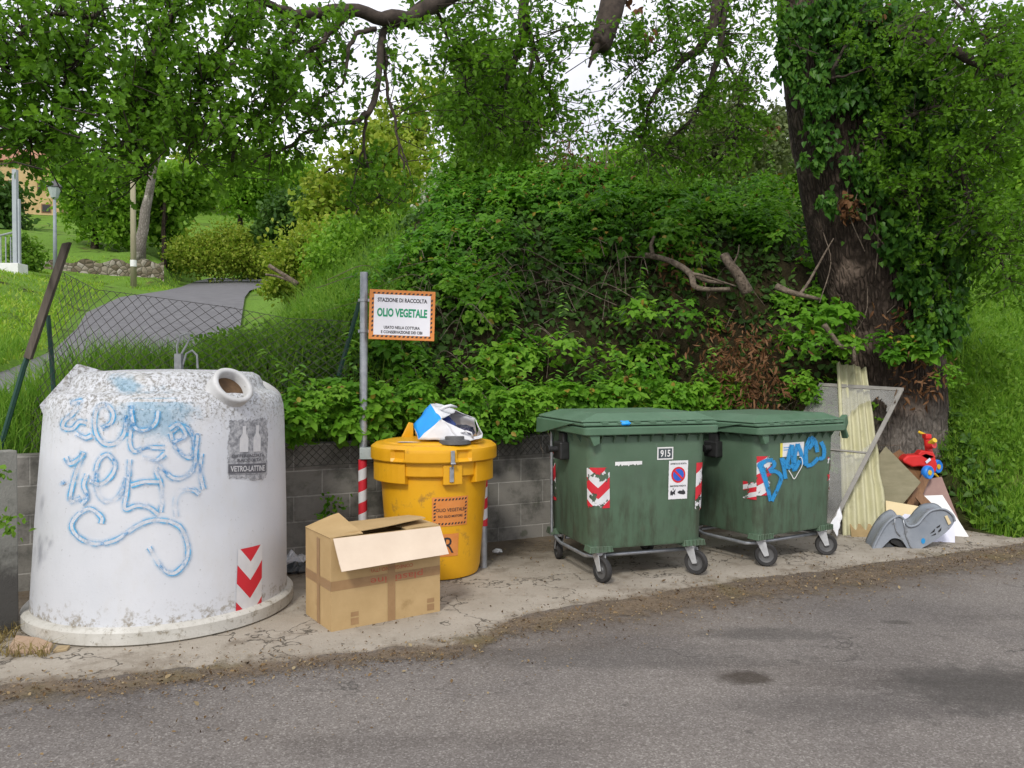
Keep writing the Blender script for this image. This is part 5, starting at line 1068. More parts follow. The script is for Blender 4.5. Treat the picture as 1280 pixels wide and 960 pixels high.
# --- far trees, each with its own crown
tg = 'trees on the hillside behind'
FT = [('dark_tree', 'green tree beside the pale bare trunk', (205, 330, 38), (205, 250, 38), .14, [B(205, 270, 39, 26, 30), B(235, 235, 40, 36, 28), B(205, 235, 39, 34, 30)], 'leaf_bright', 6500, .34),
      ('leafy_tree', 'mid green tree behind the lamp post', (118, 325, 37), (118, 240, 37), .16, [B(110, 255, 37, 34, 40), B(135, 225, 37, 42, 38), B(95, 220, 37, 32, 34), B(150, 280, 37, 26, 30)], 'leaf_bright', 13000, .22),
      ('slender_tree', 'light green slender tree beyond the bend of the lane', (300, 300, 50), (300, 200, 50), .2, [B(310, 230, 50, 46, 40), B(345, 225, 50, 50, 36), B(290, 215, 50, 40, 30)], 'leaf_bright', 11000, .28),
      ('dark_tree', 'dark rounded tree above the yellow green bush', (378, 320, 36), (378, 265, 36), .14, [B(365, 270, 36, 40, 26), B(395, 262, 36, 34, 30), B(345, 280, 36, 24, 20)], 'leaf_dark', 5500, .27),
      ('leafy_tree', 'light yellow green tree behind the mound, left of the sign', (440, 320, 26), (445, 180, 26), .14, [B(430, 235, 26, 44, 50), B(470, 205, 26, 42, 46), B(505, 250, 26, 40, 44), B(455, 280, 26, 50, 34), B(400, 255, 26, 30, 36)], 'leaf_yellow', 7500, .20),
      ('pale_tree', 'pale airy tree standing behind the mound under open sky', (520, 300, 30), (520, 150, 30), .13, [B(505, 160, 30, 36, 44), B(535, 130, 30, 30, 46), B(480, 190, 30, 32, 38), B(530, 200, 30, 40, 50)], 'leaf_yellow', 3200, .22),
      ('bushy_tree', 'dense green tree rising from the mound in the middle', (625, 262, 12.5), (625, 120, 12.6), .10, [B(618, 205, 12.5, 52, 50), B(600, 150, 12.5, 44, 50), B(645, 140, 12.7, 40, 46), B(610, 95, 12.5, 46, 40), B(570, 130, 12.5, 26, 40), B(640, 230, 12.3, 50, 30), B(580, 235, 12.6, 34, 36)], 'leaf_mid', 15000, .10),
      ('olive_tree', 'grey green olive tree behind the mound near the oak', (850, 240, 16), (862, 195, 16), .16, [B(845, 195, 16, 44, 34), B(885, 180, 16, 46, 36), B(930, 190, 16, 46, 40), B(900, 140, 16.4, 40, 36), B(970, 180, 16.6, 36, 46)], 'leaf_olive', 9000, .11),
      ('leafy_tree', 'light green tree far behind the mound top', (790, 230, 28), (790, 180, 28), .16, [B(960, 200, 28, 50, 36), B(1010, 215, 28, 50, 36), B(890, 215, 28, 46, 30), B(780, 215, 28, 46, 26), B(830, 205, 28, 44, 30), B(735, 222, 28, 40, 18)], 'leaf_bright', 8500, .2),
      ('leafy_tree', 'bright tree on the bank beyond the oak at the right edge', (1262, 360, 18), (1262, 220, 18), .2, [B(1250, 250, 18, 60, 60), B(1300, 200, 18, 70, 70), B(1240, 330, 18, 50, 46), B(1310, 320, 18, 60, 60)], 'leaf_bright', 8000, .17),
      ('leafy_tree', 'green tree beyond the oak on its right side', (1190, 330, 22), (1190, 150, 22), .22, [B(1180, 200, 22, 60, 60), B(1230, 150, 22, 70, 60), B(1150, 120, 22, 60, 60), B(1260, 80, 22, 70, 60)], 'leaf_mid', 8000, .2),
      ('dark_tree', 'dark tree far up the slope at the left edge', (10, 310, 44), (10, 240, 44), .2, [B(5, 265, 44, 34, 40), B(-40, 250, 44, 40, 44)], 'leaf_dark', 3500, .36),
      ('leafy_tree', 'tall green tree above the house at the left edge', (-20, 280, 60), (-10, 180, 60), .3, [B(-10, 200, 60, 50, 40), B(75, 215, 60, 30, 24), B(-50, 180, 60, 50, 44)], 'leaf_mid', 4000, .5),
      ('tall_tree', 'tall hazy tree behind the lane bend', (250, 290, 62), (255, 200, 62), .3, [B(230, 235, 62, 50, 36), B(280, 225, 62, 46, 36), B(340, 240, 62, 56, 40), B(180, 235, 62, 44, 36), B(400, 240, 62, 50, 36), B(450, 250, 62, 46, 30)], 'leaf_yellow', 7500, .5)]
for nm, lb, (bx, by, bd), tp_, r0, bl_, mt, n, sz in FT:
    b = P(bx, by, bd); b[2] = Hz(b[0], b[1]); tree(nm, lb, b, P(*tp_), r0, bl_, mt, n, sz, 'bark', group=tg)
b = P(172, 318, 34); b[2] = Hz(b[0], b[1]); tree('bare_trunk_tree', 'tree with a pale leaning trunk above the dry stone wall', b, P(192, 205, 34), .27, [B(215, 150, 34, 40, 30), B(180, 130, 34, 44, 36)], 'leaf_mid', 2500, .3, 'bark_pale')
# bushes
bg_ = 'bushes along the lane'
for nm, lb, bl_, mt, n, sz in (('bush', 'yellow green bush on the right edge of the lane', [B(368, 330, 15, 34, 34), B(395, 312, 15.4, 34, 30), B(350, 350, 14.6, 20, 20), B(392, 352, 14.6, 30, 24)], 'leaf_yellow', 7000, .085),
    ('bush', 'bright yellowish bush mass beyond the lane bend', [B(272, 318, 37, 46, 26), B(318, 322, 37, 36, 24), B(300, 298, 37, 26, 16), B(236, 318, 37, 24, 20)], 'leaf_yellow', 12000, .15),
    ('bush', 'lime green bush between the yellow bush and the mound', [B(445, 308, 13, 44, 30), B(490, 296, 12.8, 40, 26), B(420, 330, 12.4, 36, 26)], 'leaf_bright', 11000, .075),
    ('bush', 'whitish flowering bush on the mound', [B(556, 252, 13.4, 24, 32), B(540, 268, 13.2, 22, 20)], 'blossom', 2600, .075),
    ('bush', 'mid green bush at the far bend of the lane', [B(320, 335, 43, 34, 14), B(215, 318, 39, 16, 22)], 'leaf_mid', 5500, .17),
    ('bush', 'green bush beside the white gate pillar', [B(30, 318, 26, 18, 22)], 'leaf_mid', 1500, .15)):
    c = np.mean([q[0] for q in bl_], 0); b = np.array((c[0], c[1], Hz(c[0], c[1]))); tree(nm, lb, b, c, 0, bl_, mt, n, sz, cat='bush', group=bg_, clump=.32)

# --- the big oak
TD = 9.75
ob = P(1128, 590, TD); ob[2] = .35; oak = thing('oak_tree', 'huge old oak with dark furrowed trunk and branches overhanging the bins', 'tree', tuple(ob))
cen = [(1112, 640, .84), (1115, 590, .72), (1117, 540, .64), (1117, 480, .62), (1112, 430, .63), (1100, 380, .61), (1082, 320, .60), (1066, 250, .59), (1052, 170, .58), (1042, 90, .57), (1034, 0, .57), (1030, -120, .52), (1034, -260, .42), (1040, -420, .30)]
mb = MB(); n = 40; vs = []; rad = []
tc_ = [Vector(tuple(P(x, y, TD+(0 if y > 0 else .002*y*-1*0))-ob)) for x, y, r in cen]
fine = spline([np.array((*p, c[2])) for p, c in zip(tc_, cen)], 8)
for p in fine:
    for k in range(n):
        a = 2*math.pi*k/n; q = Vector((math.cos(a), math.sin(a), 0)); w_ = Vector((p[0], p[1], p[2]))+q*p[3]
        fl_ = max(0, (.9-p[2])/.9); rr = p[3]*(1+.10*noise.noise(Vector((q.x*1.6, q.y*1.6, p[2]*.5)))+.05*noise.noise(Vector((q.x*5, q.y*5, p[2]*1.1)))+.03*noise.noise(Vector((q.x*11, q.y*11, p[2]*3)))+fl_*.22*noise.noise(Vector((q.x*2.3, q.y*2.3, 3))))
        vs.append((p[0]+q.x*rr, p[1]+q.y*rr, p[2]))
fs = [(i*n+k, i*n+(k+1) % n, (i+1)*n+(k+1) % n, (i+1)*n+k) for i in range(len(fine)-1) for k in range(n)]
mb.add(vs, fs); mb.build('trunk', M['bark_old'], oak, smooth=True)
BR_ = MB(); LP = []                        # limbs and twigs; LP: points to hang twigs from
def limb(pp, r0, r1, n=7, wob=.2, hang=True):
    c = spline([P(*q)-ob for q in pp], 7); m = len(c)
    c = [p+np.array((noise.noise((i*.35, pp[0][0], 1)), noise.noise((i*.35, pp[0][0], 5)), noise.noise((i*.35, pp[0][0], 9))))*(.035 if hang else .008) for i, p in enumerate(c)]
    BR_.tube(c, [r0+(r1-r0)*i/(m-1) for i in range(m)], n, wob=wob); LP.extend(c[m//5:] if hang else [])
limb([(1034, -60, TD), (930, -210, 9.0), (790, -190, 8.2), (660, -70, 7.5), (548, 2, 7.0), (500, 24, 6.8), (440, 13, 6.6), (380, 17, 6.4), (330, 6, 6.2), (230, -25, 6.0)], .125, .016, 8, .07)
limb([(548, 2, 7.0), (505, 26, 6.85), (479, 40, 6.8), (475, 85, 6.7), (466, 130, 6.6), (448, 150, 6.5), (400, 160, 6.4), (350, 188, 6.3), (310, 205, 6.2)], .042, .008)
limb([(478, 60, 6.8), (486, 120, 6.75), (499, 180, 6.7), (505, 215, 6.7), (508, 262, 6.7)], .018, .005, 5); limb([(462, 140, 6.6), (454, 175, 6.6), (462, 215, 6.6), (476, 248, 6.6)], .016, .005, 5); limb([(454, 175, 6.6), (445, 220, 6.6), (432, 262, 6.6)], .010, .004, 5); limb([(500, 180, 6.7), (512, 215, 6.7), (514, 225, 6.7)], .008, .004, 5)
limb([(470, 36, 6.7), (440, 48, 6.6), (432, 90, 6.5), (424, 110, 6.5), (400, 122, 6.4)], .022, .006, 5); limb([(424, 110, 6.5), (405, 85, 6.4), (385, 60, 6.3), (360, 50, 6.2)], .012, .005, 5)
limb([(440, 13, 6.6), (415, 40, 6.5), (370, 80, 6.3), (330, 130, 6.2), (290, 200, 6.1)], .03, .006, 5); limb([(330, 6, 6.2), (300, 40, 6.1), (262, 80, 6.0), (240, 140, 5.9), (236, 205, 5.9)], .025, .006, 5)
limb([(230, -25, 6.0), (205, 40, 5.9), (180, 110, 5.9), (172, 180, 5.8), (190, 225, 5.8)], .03, .006, 5); limb([(230, -25, 6.0), (150, -20, 5.8), (110, 40, 5.7), (75, 120, 5.7), (40, 180, 5.7)], .03, .006, 5); limb([(120, 20, 5.7), (60, 20, 5.6), (10, 60, 5.6), (-30, 130, 5.6)], .02, .006, 5); limb([(380, 17, 6.4), (350, 70, 6.3), (346, 120, 6.3), (318, 160, 6.2), (300, 215, 6.2)], .02, .006, 5)
limb([(1034, -60, TD), (960, -130, 9.2), (860, -120, 8.7), (790, -60, 8.2), (766, 5, 8.0), (757, 38, 7.95), (748, 58, 7.9)], .19, .10, 10, .12, False); limb([(757, 42, 7.95), (744, 62, 7.85), (736, 84, 7.8)], .05, .012, 6, .2, False)
limb([(860, -120, 8.7), (760, -130, 8.3), (680, -60, 8.0), (656, 0, 7.9), (652, 50, 7.9), (636, 95, 7.9), (628, 160, 7.9)], .10, .012, 6); limb([(656, 10, 7.9), (668, 60, 7.9), (682, 105, 7.9), (690, 125, 7.9)], .03, .006, 5); limb([(668, 60, 7.9), (660, 105, 7.9), (664, 135, 7.9), (655, 165, 7.9)], .02, .005, 5); limb([(545, 5, 7.0), (556, 40, 7.2), (575, 80, 7.3), (590, 130, 7.4)], .02, .005, 5)
limb([(1034, -60, TD), (960, -60, 9.0), (905, -10, 8.7), (885, 45, 8.6), (850, 80, 8.5), (815, 125, 8.5), (800, 180, 8.5)], .10, .008, 6); limb([(905, -10, 8.7), (900, 60, 8.7), (880, 120, 8.7), (850, 165, 8.7), (800, 205, 8.7)], .05, .006, 5); limb([(860, 70, 8.5), (830, 60, 8.5), (790, 90, 8.5)], .02, .005, 5); limb([(900, 60, 8.7), (925, 120, 8.8), (915, 180, 8.8)], .02, .005, 5)
limb([(1040, 60, TD), (1110, 40, 8.9), (1180, 60, 8.4), (1240, 90, 8.2), (1300, 130, 8.0)], .10, .02, 6); limb([(1060, 210, TD), (1100, 170, 9.0), (1150, 140, 8.7), (1210, 130, 8.5)], .05, .012, 6); limb([(1066, 250, TD), (1130, 250, 8.9), (1200, 210, 8.6), (1250, 165, 8.4)], .06, .012, 6); limb([(1060, 110, 9.2), (1040, 95, 9.0), (1055, 60, 8.9), (1070, 20, 8.9)], .03, .012, 6); limb([(1040, 98, 9.0), (1065, 92, 8.95), (1095, 80, 8.9)], .018, .008, 5)
limb([(1200, 210, 8.6), (1215, 260, 8.5), (1240, 310, 8.5), (1265, 350, 8.5)], .03, .008, 5); limb([(1082, 320, TD), (1150, 330, 9.1), (1210, 320, 8.9), (1270, 300, 8.7)], .05, .01, 6); limb([(1240, 90, 8.2), (1220, 30, 8.1), (1180, -10, 8.1)], .03, .01, 5)
LPa = np.array(LP)
PATCH = [(-85, 40, 80, 70, 5.6, 60), (-70, 130, 70, 60, 5.6, 45), (-170, 60, 80, 80, 5.7, 50), (40, 30, 105, 62, 5.7, 95), (150, 40, 110, 70, 5.8, 105), (260, 40, 100, 66, 6.0, 95), (345, 45, 66, 55, 6.25, 55), (20, 120, 90, 62, 5.7, 75), (115, 130, 100, 66, 5.8, 100), (215, 125, 95, 62, 5.9, 95), (305, 120, 80, 60, 6.1, 72), (375, 95, 46, 52, 6.3, 30), (40, 185, 76, 36, 5.7, 46), (130, 190, 70, 36, 5.8, 40), (215, 185, 66, 38, 5.9, 38), (300, 175, 60, 40, 6.15, 36), (370, 160, 46, 38, 6.35, 22), (255, 225, 36, 16, 6, 8), (120, 235, 16, 36, 5.8, 9), (350, 205, 46, 24, 6.3, 15), (415, 45, 40, 32, 6.5, 14), (485, 85, 50, 50, 6.8, 12), (535, 130, 30, 36, 7.0, 7), (725, 90, 36, 60, 8.0, 12), (690, 150, 30, 36, 8.0, 7), (425, 140, 36, 28, 6.5, 12), (470, 215, 30, 40, 6.6, 12), (500, 240, 20, 28, 6.7, 10), (450, 250, 28, 28, 6.6, 10),
         (600, 30, 60, 50, 7.3, 46), (575, 90, 44, 50, 7.3, 34), (640, 95, 52, 60, 7.9, 50), (625, 165, 50, 50, 7.9, 46), (680, 40, 34, 50, 7.9, 16), (700, 110, 26, 30, 7.9, 7), (580, 150, 34, 44, 7.4, 20), (720, 20, 34, 30, 7.9, 9), (830, 30, 54, 40, 8.5, 24), (870, 70, 46, 52, 8.6, 32), (815, 110, 40, 44, 8.5, 22), (850, 160, 50, 42, 8.7, 30), (800, 190, 36, 36, 8.6, 18), (915, 140, 40, 60, 8.8, 34), (930, 60, 34, 50, 8.9, 24), (760, 30, 34, 40, 8.3, 9), (735, 150, 30, 26, 8.1, 7), (775, 140, 34, 34, 8.3, 12), (945, 150, 26, 50, 9.0, 18), (880, 15, 60, 26, 8.6, 26), (960, 20, 26, 34, 9.0, 14), (700, 175, 34, 26, 8.0, 10), (520, 20, 26, 20, 7.1, 7), (840, 215, 50, 22, 8.7, 18), (785, 60, 26, 32, 8.4, 8), (900, 200, 46, 28, 8.8, 20),
         (1120, 40, 70, 60, 8.9, 60), (1200, 50, 80, 64, 8.3, 80), (1270, 70, 60, 70, 8.1, 55), (1160, 130, 70, 60, 8.7, 60), (1240, 160, 64, 60, 8.4, 60), (1130, 200, 56, 56, 8.8, 46), (1200, 230, 64, 56, 8.6, 60), (1265, 260, 46, 60, 8.5, 40), (1220, 310, 64, 44, 8.8, 52), (1270, 350, 40, 40, 8.6, 26), (1165, 290, 50, 50, 9.0, 40), (1180, 370, 44, 34, 9.0, 26)]
lp_, la_, ln_, lt_ = [], [], [], []
for cx, cy, rx, ry, d, nt_w in PATCH:
    for _ in range(int(nt_w*((.88 if cy < 160 else .62) if cx < 400 else 1.25))):
        a = rng.random()*2*math.pi; q = rng.random()**.5; c = P(cx+rx*q*math.cos(a), cy+ry*q*math.sin(a), d+rng.normal(0, .38))-ob
        i = np.argmin(np.linalg.norm(LPa-c, axis=1)+rng.random(len(LPa))*.12); s = LPa[i]; v = c-s; L = np.linalg.norm(v)
        if L > .75: s = c-v/L*.75*rng.uniform(.5, 1); v = c-s
        m = s+v*.5+rng.normal(0, .06, 3); BR_.tube([s, m, c], [.006, .0045, .0025], 3, cap=False)
        tw = rng.random(); e = unit(v+rng.normal(0, .4, 3)*np.linalg.norm(v))
        for (p0, k) in ((c, 9), (m*.35+c*.65, 6), (m, 4)):
            for _k in range(k):
                dd = unit(e*.55+rng.normal(0, .75, 3)+np.array((0, 0, -.15))); lt_.append(tw); lp_.append(p0+rng.normal(0, .035, 3)); la_.append(dd); ln_.append(unit(rng.normal(0, .55, 3)+np.array((0, -.1, .85))))
BR_.build('branches', M['twig'], oak, smooth=True)['label'] = 'dark branches and twigs of the overhanging crown'
lp_ = np.array(lp_); leaf_cloud('crown', lp_, np.array(la_), np.array(ln_), rng.uniform(.038, .076, len(lp_)), OAK, M['oak'], oak, fold=.3, tint=np.array(lt_)*.6+.4*rng.random(len(lt_)))
# dead brown leaf bunches in the crown
dp = np.concatenate([P(x, y, d)-ob+rng.normal(0, .05, (k, 3)) for x, y, d, k in ((790, 15, 8.2, 14), (812, 42, 8.3, 12), (1060, 250, 9.1, 40), (1063, 265, 9.1, 40), (965, 165, 9.0, 12), (1100, 20, 8.9, 10), (1240, 40, 8.2, 6))])
leaf_cloud('dead_leaves', dp, rnd_dir(len(dp), -.8), rnd_dir(len(dp)), rng.uniform(.05, .10, len(dp)), OVAL, M['dry'], oak)
# --- ivy on the oak
io = P(1120, 470, 9.1); ivy = thing('ivy', 'dark glossy ivy smothering the right side of the oak trunk', 'climbing plant', tuple(io))
IV = [B(1075, 20, 9.15, 75, 40, 30), B(1120, 80, 9.2, 75, 55, 40), B(1085, 110, 9.1, 42, 50, 20), B(1140, 160, 9.2, 70, 60, 45), B(1095, 200, 9.1, 38, 50, 20), B(1140, 240, 9.15, 66, 60, 50), B(1160, 310, 9.1, 56, 60, 50), B(1130, 290, 9.1, 40, 46, 30), B(1175, 370, 9.0, 44, 50, 45), B(1150, 350, 9.05, 34, 40, 24), B(1180, 405, 8.9, 30, 30, 30), B(1160, 425, 8.9, 24, 30, 24), B(1000, 30, 9.1, 26, 30, 10), B(1030, 130, 9.1, 30, 50, 10), B(1020, 200, 9.15, 18, 30, 8), B(985, 70, 9.15, 14, 50, 8), B(1000, 110, 9.12, 20, 34, 8), B(1035, 240, 9.12, 14, 26, 8), B(1055, 60, 9.1, 40, 60, 14)]
Pn = blob_leaves([(np.array(b[0])-io, b[1]) for b in IV], 20000, .22, 40); N = len(Pn); az = rng.normal(0, .7, N); nr = unit(np.stack([np.sin(az)+.25, -np.cos(az), rng.normal(.45, .4, N)], 1))
leaf_cloud('leaves', Pn, unit(rng.normal(0, .5, (N, 3))+np.array((.1, -.15, -1.))), nr, rng.uniform(.05, .10, N), HEART, M['ivy'], ivy)
mb = MB()
for _ in range(16):
    x = rng.uniform(1000, 1150); y = rng.uniform(60, 420); a = P(x+.25*y*.2, y, 9.12+rng.normal(0, .04))-io; mb.tube(spline([a, a+np.array((rng.normal(0, .1), -.03, -.35)), a+np.array((rng.normal(0, .18), -.04, -.8))], 4), .006, 4, cap=False)
mb.build('stems', M['deadwood'], ivy)

# ------------------------------------------------------------------ bramble thicket over the mound and the wall
cl = []
def addc(x, y, z, r): cl.append((x, y, z, r))
rr_ = np.random.default_rng(5)
for _ in range(900):
    px = rr_.uniform(465, 1075); d = rr_.uniform(8.0, 13.0); x = (px-640)/F*d; y = d
    t = y-foot(x)
    if t < .05: continue
    if px < 560 and t > 1.6+ (px-465)*.025: continue
    dens = 1.0
    if 870 < px < 980 and t < 1.3 and rr_.random() < .8: continue     # dry hollow above the second bin
    if (695 < px < 765 or 775 < px < 800) and t < .75: continue
    if 960 < px < 1050 and 1.0 < t < 2.2 and rr_.random() < .75: continue
    if noise.noise((x*1.5, y*1.5, 11)) < -.10: continue
    r = rr_.uniform(.14, .40); addc(x, y, Hz(x, y)+r*.45+.34*noise.noise((x*1.3, y*1.3, 3)), r)
for px in np.arange(375, 905, 9.):         # curtain spilling over the wall
    a = (px-640)/F; y = 8.02/(1-.5*a); x = a*y; k = noise.noise((px*.016, 2, 0)); hang = max(0, .30+.55*k) if not (690 < px < 745 or 845 < px < 905) else .04
    if px < 470: hang = .02
    if noise.noise((px*.035, 5, 0)) < -.12: continue
    for q in range(2):
        r = rr_.uniform(.12, .22); addc(x+rr_.normal(0, .06), y-.10-.16*rr_.random(), 1.16+rr_.uniform(.02, .38)-hang*.30*q, r)
for px, py, d, r in ((1000, 400, 9.2, .3), (1040, 395, 9.1, .26), (1020, 430, 9.0, .24), (985, 430, 9.2, .22), (1000, 480, 9.1, .2), (1060, 430, 9.0, .16), (1100, 425, 8.95, .14), (1135, 430, 8.9, .13), (1160, 435, 8.85, .15), (1185, 470, 8.85, .16), (1120, 445, 8.9, .1), (1015, 495, 9.2, .16), (850, 395, 9.3, .3), (800, 400, 9.1, .3), (760, 450, 8.7, .26), (800, 470, 8.6, .22), (840, 490, 8.6, .16), (700, 440, 8.5, .28), (640, 450, 8.3, .26), (600, 450, 8.2, .24), (560, 470, 8.1, .22), (660, 495, 8.05, .18), (645, 520, 7.98, .13), (520, 490, 7.8, .18), (490, 505, 7.7, .16)):
    p = P(px, py, d); addc(*p, r)
cl = np.array(cl); per = 50
base_c = np.repeat(cl, per, 0); N = len(base_c); dr_ = rnd_dir(N, .35); dr_[:, 1] -= .25; dr_ = unit(dr_)
Pn = base_c[:, :3]+dr_*(base_c[:, 3:4]*(rng.random((N, 1))**.35)*np.array((1.15, 1.0, .85)))
an = rng.normal(0, .6, (N, 3)); A = unit(dr_*np.array((1, 1, .2))+an+np.array((0, 0, -.35))); Nn = unit(dr_*.7+np.array((0, -.15, .75))+rng.normal(0, .28, (N, 3)))
S = unit(np.cross(A, Nn)); tint = np.repeat(np.clip(.42+.30*rng.normal(0, 1, len(cl)), 0, 1), per)*.75+.25*rng.random(N); tint = np.clip(tint+.22*np.repeat((cl[:, 1]-np.array([foot(q) for q in cl[:, 0]]) < 1.1).astype(float), per), 0, 1); L = rng.uniform(.8, 1.2, N)*np.repeat(np.clip(rng.normal(.078, .020, len(cl)), .045, .125), per)
P3 = np.concatenate([Pn, Pn, Pn]); A3 = np.concatenate([A, unit(A*.35+S), unit(A*.35-S)]); N3 = np.concatenate([Nn]*3); L3_ = np.concatenate([L, L*.85, L*.85])
bt_ = tint
tag(leaf_cloud('bramble_thicket', P3, A3, N3, L3_, OVAL, M['bramble'], tint=np.concatenate([tint]*3)), 'dense green bramble thicket spilling over the mound and block wall', kind='stuff')
# low leaf cover hiding the soil, coloured dark to give the brambles shaded depth
gxy = np.c_[rr_.uniform(-2.2, 5.2, 26000), rr_.uniform(7.6, 13.2, 26000)]; fo_ = np.interp(gxy[:, 0], [q[0] for q in FOOT], [q[1] for q in FOOT]); gxy = gxy[(gxy[:, 1] > fo_+.02) & (gxy[:, 1]-fo_ > .0)]
kk = np.array([noise.noise((a[0]*1.1, a[1]*1.1, 21)) for a in gxy]); gxy = gxy[kk > -.33]; g3 = np.c_[gxy, H(gxy[:, 0], gxy[:, 1])+rr_.uniform(.01, .16, len(gxy))]; NG = len(g3)
tag(leaf_cloud('shade_dark_leaves', g3, rnd_dir(NG, -.2), rnd_dir(NG, 1.2)+np.array((0, -.7, 0)), rng.uniform(.05, .10, NG), HEART, M['leaf_dark']), 'low leaves covering the soil, coloured dark for the shade under the brambles', kind='stuff')
# other plants pushing through: nettles with narrow leaves, scattered yellowed and dead leaves
nc = cl[rng.integers(0, len(cl), 150)]; hs_ = []; ha_ = []; hn_ = []
for x, y, z, r in nc:
    hgt_ = rng.uniform(.25, .55); lx, ly = rng.normal(0, .12, 2)-np.array((0, .06))
    for k in range(16):
        f_ = k/16; a_ = rng.random()*6.28; hs_.append((x+lx*f_, y+ly*f_, z+r*.5+hgt_*f_)); ha_.append((math.cos(a_), math.sin(a_), -.15)); hn_.append((rng.normal(0, .2), rng.normal(0, .2)-.2, 1))
tag(leaf_cloud('nettles', np.array(hs_), np.array(ha_), np.array(hn_), rng.uniform(.06, .11, len(hs_)), [(.2, .22), (.5, .2)], M['nettle']), 'paler nettles and shoots standing out of the brambles', kind='stuff')
pk = rng.integers(0, N, 1500); tag(leaf_cloud('yellowed_leaves', Pn[pk]+np.array((0, -.03, .02)), A[pk], Nn[pk], L[pk]*.9, OVAL, leaf_mat('yellowed_leaf', [(.10, .055, .02), (.22, .15, .04), (.30, .27, .06)], .3)), 'scattered yellow and brown leaves on the thicket', kind='stuff')
# canes and dry stalks inside it
mb = MB()
for _ in range(170):
    px = rr_.uniform(480, 1060); d = rr_.uniform(7.95, 10); x = (px-640)/F*d; y = max(d, foot(x)+.05); z = Hz(x, y); w_ = rr_.normal(0, .5)
    mb.tube(spline([np.array((x, y, z-.05)), np.array((x+w_*.4, y-.15, z+rr_.uniform(.15, .4))), np.array((x+w_, y-.35, z+rr_.uniform(-.2, .25)))], 5), rr_.uniform(.002, .005), 4, cap=False)
for _ in range(26):
    px = rr_.uniform(675, 765); d = rr_.uniform(11.4, 12.6); x = (px-640)/F*d; z = Hz(x, d); h_ = rr_.uniform(.5, 1.25); mb.tube(spline([np.array((x, d, z)), np.array((x+rr_.normal(0, .06), d, z+h_*.5)), np.array((x+rr_.normal(0, .16), d-.05, z+h_))], 5), .006, 4, cap=False)
tag(mb.build('bramble_canes', M['deadwood']), 'thin brown bramble canes tangled in the thicket', kind='stuff')
Pd = []
for px, py, d, k, s_ in ((925, 470, 8.95, 420, .24), (945, 490, 8.9, 260, .18), (905, 440, 9.1, 160, .18), (740, 248, 11.3, 160, .2), (850, 345, 10, 190, .2), (830, 325, 10.3, 110, .16), (720, 205, 11.8, 110, .24), (690, 200, 11.9, 50, .2), (745, 215, 11.8, 60, .16), (945, 430, 9.2, 110, .12), (1150, 475, 8.85, 120, .16), (480, 395, 9.5, 30, .2), (1120, 400, 9.05, 60, .12), (700, 190, 12, 60, .15)):
    Pd.append(P(px, py, d)+rng.normal(0, 1, (k, 3))*np.array((s_, s_*.8, s_)))
Pd = np.concatenate(Pd); N = len(Pd); tag(leaf_cloud('dry_leaves', Pd, rnd_dir(N, -.9), rnd_dir(N, .3), rng.uniform(.05, .12, N), LANCE, M['dry'], fold=.5), 'brown withered leaves hanging in the bramble hollow', kind='stuff')
# dead twisted roots and stump on the mound
def deadw(label, pp, r0, r1, extra=()):
    o0 = P(*pp[0]); mb = MB(); c = spline([P(*q)-o0 for q in pp], 6); mb.tube(c, [r0+(r1-r0)*i/(len(c)-1) for i in range(len(c))], 8, wob=.5)
    for e, a, b in extra: c = spline([P(*q)-o0 for q in e], 6); mb.tube(c, [a+(b-a)*i/(len(c)-1) for i in range(len(c))], 6, wob=.4)
    o = mb.build('dead_branch', M['deadwood'], smooth=True); o.location = o0; tag(o, label, 'branch', 'dead wood on the mound')
deadw('twisted pale dead root lying along the middle of the mound', [(800, 318, 9.9), (835, 325, 9.7), (862, 342, 9.5), (868, 358, 9.4), (885, 362, 9.4), (912, 362, 9.4)], .035, .03, [([(838, 325, 9.7), (858, 338, 9.6), (880, 350, 9.5), (905, 354, 9.5)], .03, .02), ([(815, 318, 9.8), (814, 306, 9.8), (818, 295, 9.8)], .028, .016), ([(862, 342, 9.5), (880, 345, 9.4), (920, 358, 9.4)], .018, .010)])
deadw('stubby broken dead stump leaning beside the twisted root', [(935, 366, 9.5), (925, 345, 9.5), (912, 330, 9.55), (905, 318, 9.6)], .075, .05, [([(915, 333, 9.5), (922, 318, 9.5), (924, 306, 9.5)], .012, .006)])
deadw('long thin dead twig rising toward the oak trunk', [(998, 370, 9.1), (1010, 355, 9.1), (1030, 318, 9.1), (1042, 298, 9.1)], .022, .006, [([(970, 358, 9.2), (990, 366, 9.1), (1025, 374, 9.05)], .035, .02)])
deadw('knobbly pale root stub just above the corrugated sheet', [(1030, 405, 8.95), (1050, 432, 8.9), (1066, 434, 8.85), (1068, 452, 8.85)], .03, .022)
deadw('broken forked branch lying beside the yellow bush', [(372, 356, 14), (352, 342, 14), (336, 332, 14)], .05, .035, [([(365, 352, 14), (345, 345, 14), (332, 343, 14)], .03, .02)])
deadw('crooked olive limb showing above the mound', [(884, 236, 14.5), (866, 222, 14.5), (852, 218, 14.5), (840, 212, 14.5)], .10, .06)
